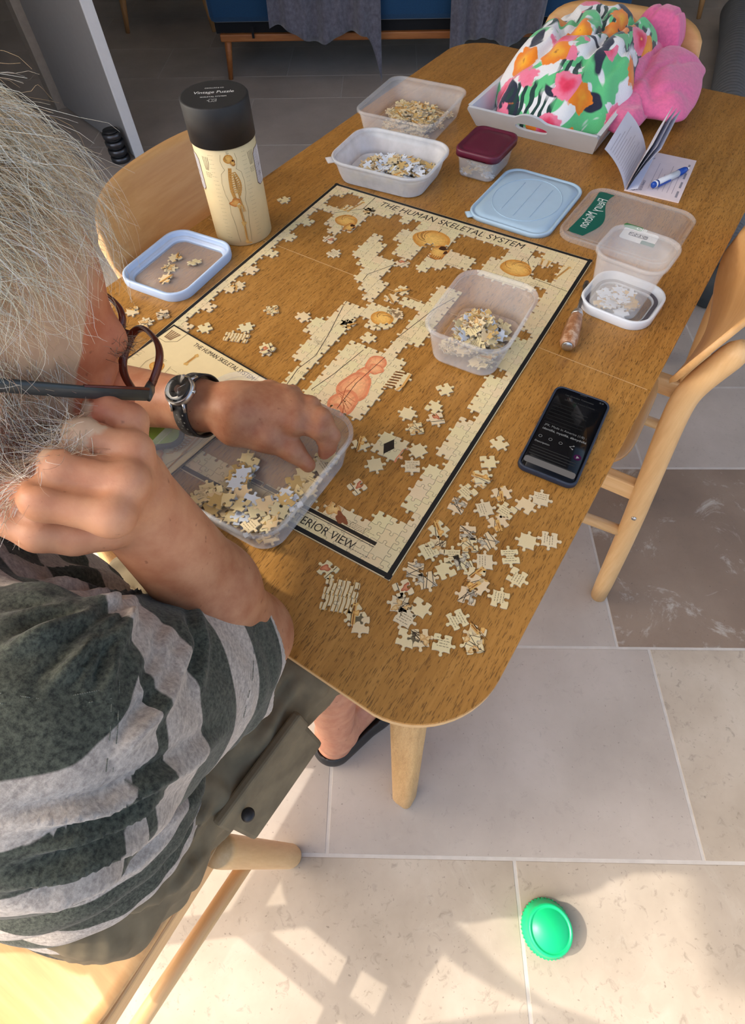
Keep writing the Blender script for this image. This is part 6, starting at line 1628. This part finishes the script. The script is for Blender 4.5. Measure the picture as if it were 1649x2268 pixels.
# ------------------------------------------------------------------ spectacles
FRM = plain('spectacle_frame_brown', srgb(92, 34, 20), .25, var=.1); TMP = plain('spectacle_temple_grey', srgb(58, 62, 62), .35)
def glasses():
    t = thing('glasses', 'brown-rimmed spectacles with grey temples worn by the person', 'glasses')
    LENS = Nodes('lens_glass'); tr = LENS.n('ShaderNodeBsdfTransparent'); gg = LENS.n('ShaderNodeBsdfGlossy'); gg.inputs['Roughness'].default_value = .03; fr = LENS.n('ShaderNodeFresnel'); fr.inputs[0].default_value = 1.6
    mxs = LENS.n('ShaderNodeMixShader'); LENS.l(fr.outputs[0], mxs.inputs[0]); LENS.l(tr.outputs[0], mxs.inputs[1]); LENS.l(gg.outputs[0], mxs.inputs[2]); LENS.l(mxs.outputs[0], LENS.out.inputs[0])
    for s in (-1, 1):
        cx, cz = s * .034, .017
        def lp(a, f=1.0):
            e = 2 / 2.8; x = .0275 * f * math.copysign(abs(math.cos(a)) ** e, math.cos(a)); z = .0205 * f * math.copysign(abs(math.sin(a)) ** e, math.sin(a))
            return Vector(hl(cx + x, .1085 - .010 * ((cx + x) / .065) ** 2 + .12 * z, cz + z))
        MB().tube([lp(2 * math.pi * k / 40) for k in range(41)], .0019, 10, cap=False, flat=(1.6, 1)).build('rim', FRM, t)
        b = MB(); b.add([lp(2 * math.pi * k / 40, .97) for k in range(40)], [tuple(range(40))]); b.build('lens', LENS.m, t)
        hp = hl(s * .0625, .0985, .012); h2 = hl(s * .0765, .088, .013); e1 = hl(s * .0845, .0, .016); e2 = hl(s * .0825, -.026, .004); e3 = hl(s * .078, -.038, -.018)
        MB().tube([Vector(hp), Vector(h2)], .0030, 10, flat=(1.6, .8)).build('hinge', TMP, t)
        MB().tube([Vector(h2), Vector(h2 * .5 + e1 * .5 + HR * s * .002), Vector(e1), Vector(e2), Vector(e3)], [.0030, .0028, .0028, .0028, .0024], 10, flat=(1.5, .7), ref=tuple(HU)).build('temple', TMP, t)
        MB().tube([Vector(h2 + HU * .0042), Vector(h2 * .5 + e1 * .5 + HR * s * .002 + HU * .004)], [.0012, .001], 8).build('temple_edge', FRM, t)
    MB().tube([Vector(hl(-.008, .1095, .022)), Vector(hl(0, .112, .0245)), Vector(hl(.008, .1095, .022))], .002, 10).build('bridge', FRM, t)
glasses()

# ------------------------------------------------------------------ hair, beard and brows: single strands
def hair_mat(name, a, b, c_):
    N = Nodes(name); h = N.n('ShaderNodeVertexColor'); h.layer_name = 'Col'
    p = N.bsdf(h.outputs[0], .45, spec=.4); t = N.n('ShaderNodeBsdfTranslucent'); N.l(h.outputs[0], t.inputs[0]); m = N.n('ShaderNodeMixShader'); m.inputs[0].default_value = .12
    N.l(p.outputs[0], m.inputs[1]); N.l(t.outputs[0], m.inputs[2]); N.l(m.outputs[0], N.out.inputs[0]); return N.m
HAIRM = hair_mat('grey_hair', 0, 0, 0)
def strands(name, n, sampler, npt, seed, r0):
    rr = np.random.default_rng(seed); VV_, FF_, CC_ = [], [], []; off = 0
    for i in range(n):
        s_ = sampler(rr)
        if s_ is None: continue
        P, col = s_; P = np.array(P); T = np.gradient(P, axis=0); T /= np.linalg.norm(T, axis=1)[:, None] + 1e-12
        a = np.cross(T, rr.normal(size=3)[None]); a /= np.linalg.norm(a, axis=1)[:, None] + 1e-12; b_ = np.cross(T, a)
        rad = r0 * np.linspace(1, .35, len(P))[:, None]
        ring = np.stack([P + rad * (math.cos(w) * a + math.sin(w) * b_) for w in (0, 2.094, 4.189)], 1)
        VV_.append(ring.reshape(-1, 3)); m = len(P)
        base = off + 3 * np.arange(m - 1)[:, None]
        for k in range(3): FF_.append(np.concatenate([base + k, base + (k + 1) % 3, base + 3 + (k + 1) % 3, base + 3 + k], 1))
        CC_.append(np.tile(col, (3 * m, 1))); off += 3 * m
    o = np_mesh(name, np.concatenate(VV_) - PO, np.concatenate(FF_), HAIRM, person, np.concatenate(CC_)); o['kind'] = 'stuff'; return o
CRN = vec((0, -.014, .036)); CRR = vec((.0765, .0985, .084))
WH_ = [vec(srgb(222, 208, 184)), vec(srgb(206, 184, 150)), vec(srgb(236, 228, 214)), vec(srgb(184, 158, 122)), vec(srgb(230, 220, 202))]
def hair_s(rr):
    d = rr.normal(size=3); d /= np.linalg.norm(d); x, y, z = d
    if z < -.50: return None
    line = .05 if z < .25 else (.05 + (z - .25) * .75)          # how far forward the hairline lies at this height
    if y > line: return None
    if y > line - .25 and rr.random() < .35: return None
    p = CRN + d * CRR; nrm = d / CRR; nrm /= np.linalg.norm(nrm); top = max(0, z)
    flow = vec((.45 * np.sign(x) * (1 - .7 * top) + .25 * top, .50 * (z > .35) + .05, -.80 * (1 - top) - .05)) + rr.normal(size=3) * .30; flow -= flow @ nrm * nrm
    flow /= np.linalg.norm(flow) + 1e-9
    L = rr.uniform(.030, .066) * (1.25 if z > .3 else .8); n = 11; P = [p]; dirv = nrm * .8 + flow * .6 + rr.normal(size=3) * .3
    st = L / n; w0 = rr.uniform(0, 6.28); wf = rr.uniform(.5, 1.1); wa = rr.uniform(.15, .55); sd_ = np.cross(nrm, flow); lift = (rr.uniform(1.03, 1.22) if rr.random() < .85 else rr.uniform(1.15, 1.5)) + .06 * top
    for k in range(n):
        dirv = dirv / (np.linalg.norm(dirv) + 1e-9); q = P[-1] + dirv * st
        e = (q - CRN) / CRR; le = np.linalg.norm(e)
        if le < 1.03: q = CRN + e / le * CRR * 1.03
        P.append(q); g = e / le / CRR; g /= np.linalg.norm(g)
        dirv = dirv * .62 + flow * .34 + g * (.35 if le < lift else -.40) * .5 + sd_ * wa * math.sin(w0 + wf * k) + rr.normal(size=3) * .07
        flow = flow - flow @ g * g * .5
    P = [HC + HB.T @ q for q in P]; return P, np.minimum(WH_[rr.integers(5)] * rr.uniform(1.15, 1.5), .96)
strands('hair', 20000, hair_s, 9, 3, .00019)
# surface samples of the head for beard and brows
Lh = (BV - HC) @ HB.T
from mathutils.bvhtree import BVHTree
vn = np.zeros_like(BV); q0 = BV[BQ[:, 0]]; fn_ = np.cross(BV[BQ[:, 1]] - q0, BV[BQ[:, 2]] - q0)
for k in range(4): np.add.at(vn, BQ[:, k], fn_)
vn /= np.linalg.norm(vn, axis=1)[:, None] + 1e-12
if ((BV - HC) * vn)[np.linalg.norm(BV - HC, axis=1) < .09].sum() < 0: vn = -vn
far = np.minimum.reduce([np.linalg.norm(BV - k[j], axis=1) for k in K_ for j in (0, 1)])
bid = np.nonzero((Lh[:, 2] < -.012) & (Lh[:, 2] > -.125) & (Lh[:, 1] > -.035) & (np.abs(Lh[:, 0]) < .085) & (Lh[:, 1] < .115) & (far > .017) & ~((Lh[:, 1] > .055) & (Lh[:, 2] > -.038)) & (np.linalg.norm(BV - HC, axis=1) < .16))[0]
sid = np.nonzero((Lh[:, 2] < .030) & (Lh[:, 2] > -.06) & (np.abs(Lh[:, 1] - .010) < .030) & (np.abs(Lh[:, 0]) > .055) & (np.linalg.norm(BV - HC, axis=1) < .12))[0]
eid = np.nonzero((np.abs(Lh[:, 2] - .030) < .0055) & (Lh[:, 1] > .070) & (np.abs(Lh[:, 0]) > .014) & (np.abs(Lh[:, 0]) < .050) & (np.linalg.norm(BV - HC, axis=1) < .13))[0]
def from_ids(ids, lo, hi, flow, cols):
    def f(rr):
        if not len(ids): return None
        i = ids[rr.integers(len(ids))]; p = BV[i] + rr.normal(size=3) * .0012; n_ = vn[i]; fl_ = HB.T @ vec(flow) ; fl_ -= fl_ @ n_ * n_
        d = n_ * .55 + fl_ + rr.normal(size=3) * .35; L = rr.uniform(lo, hi); P = [p]; c = rr.normal(size=3) * .5
        for k in range(5): d /= np.linalg.norm(d) + 1e-9; P.append(P[-1] + d * L / 5); d = d + c * .3 + rr.normal(size=3) * .08
        return P, np.minimum(cols[rr.integers(len(cols))] * rr.uniform(1.0, 1.35), .95)
    return f
BC = [vec(srgb(214, 196, 182)), vec(srgb(200, 160, 136)), vec(srgb(226, 216, 206)), vec(srgb(176, 140, 112))]
strands('beard', 4200, from_ids(bid, .006, .014, (.1, .25, -.8), BC), 6, 8, .00016)
strands('sideburn', 2600, from_ids(sid, .012, .030, (.2, .15, -.9), BC + WH_), 6, 9, .00019)
strands('eyebrow', 260, from_ids(eid, .006, .012, (.8, .3, .15), [vec(srgb(90, 70, 56)), vec(srgb(150, 130, 110))]), 6, 10, .00018)
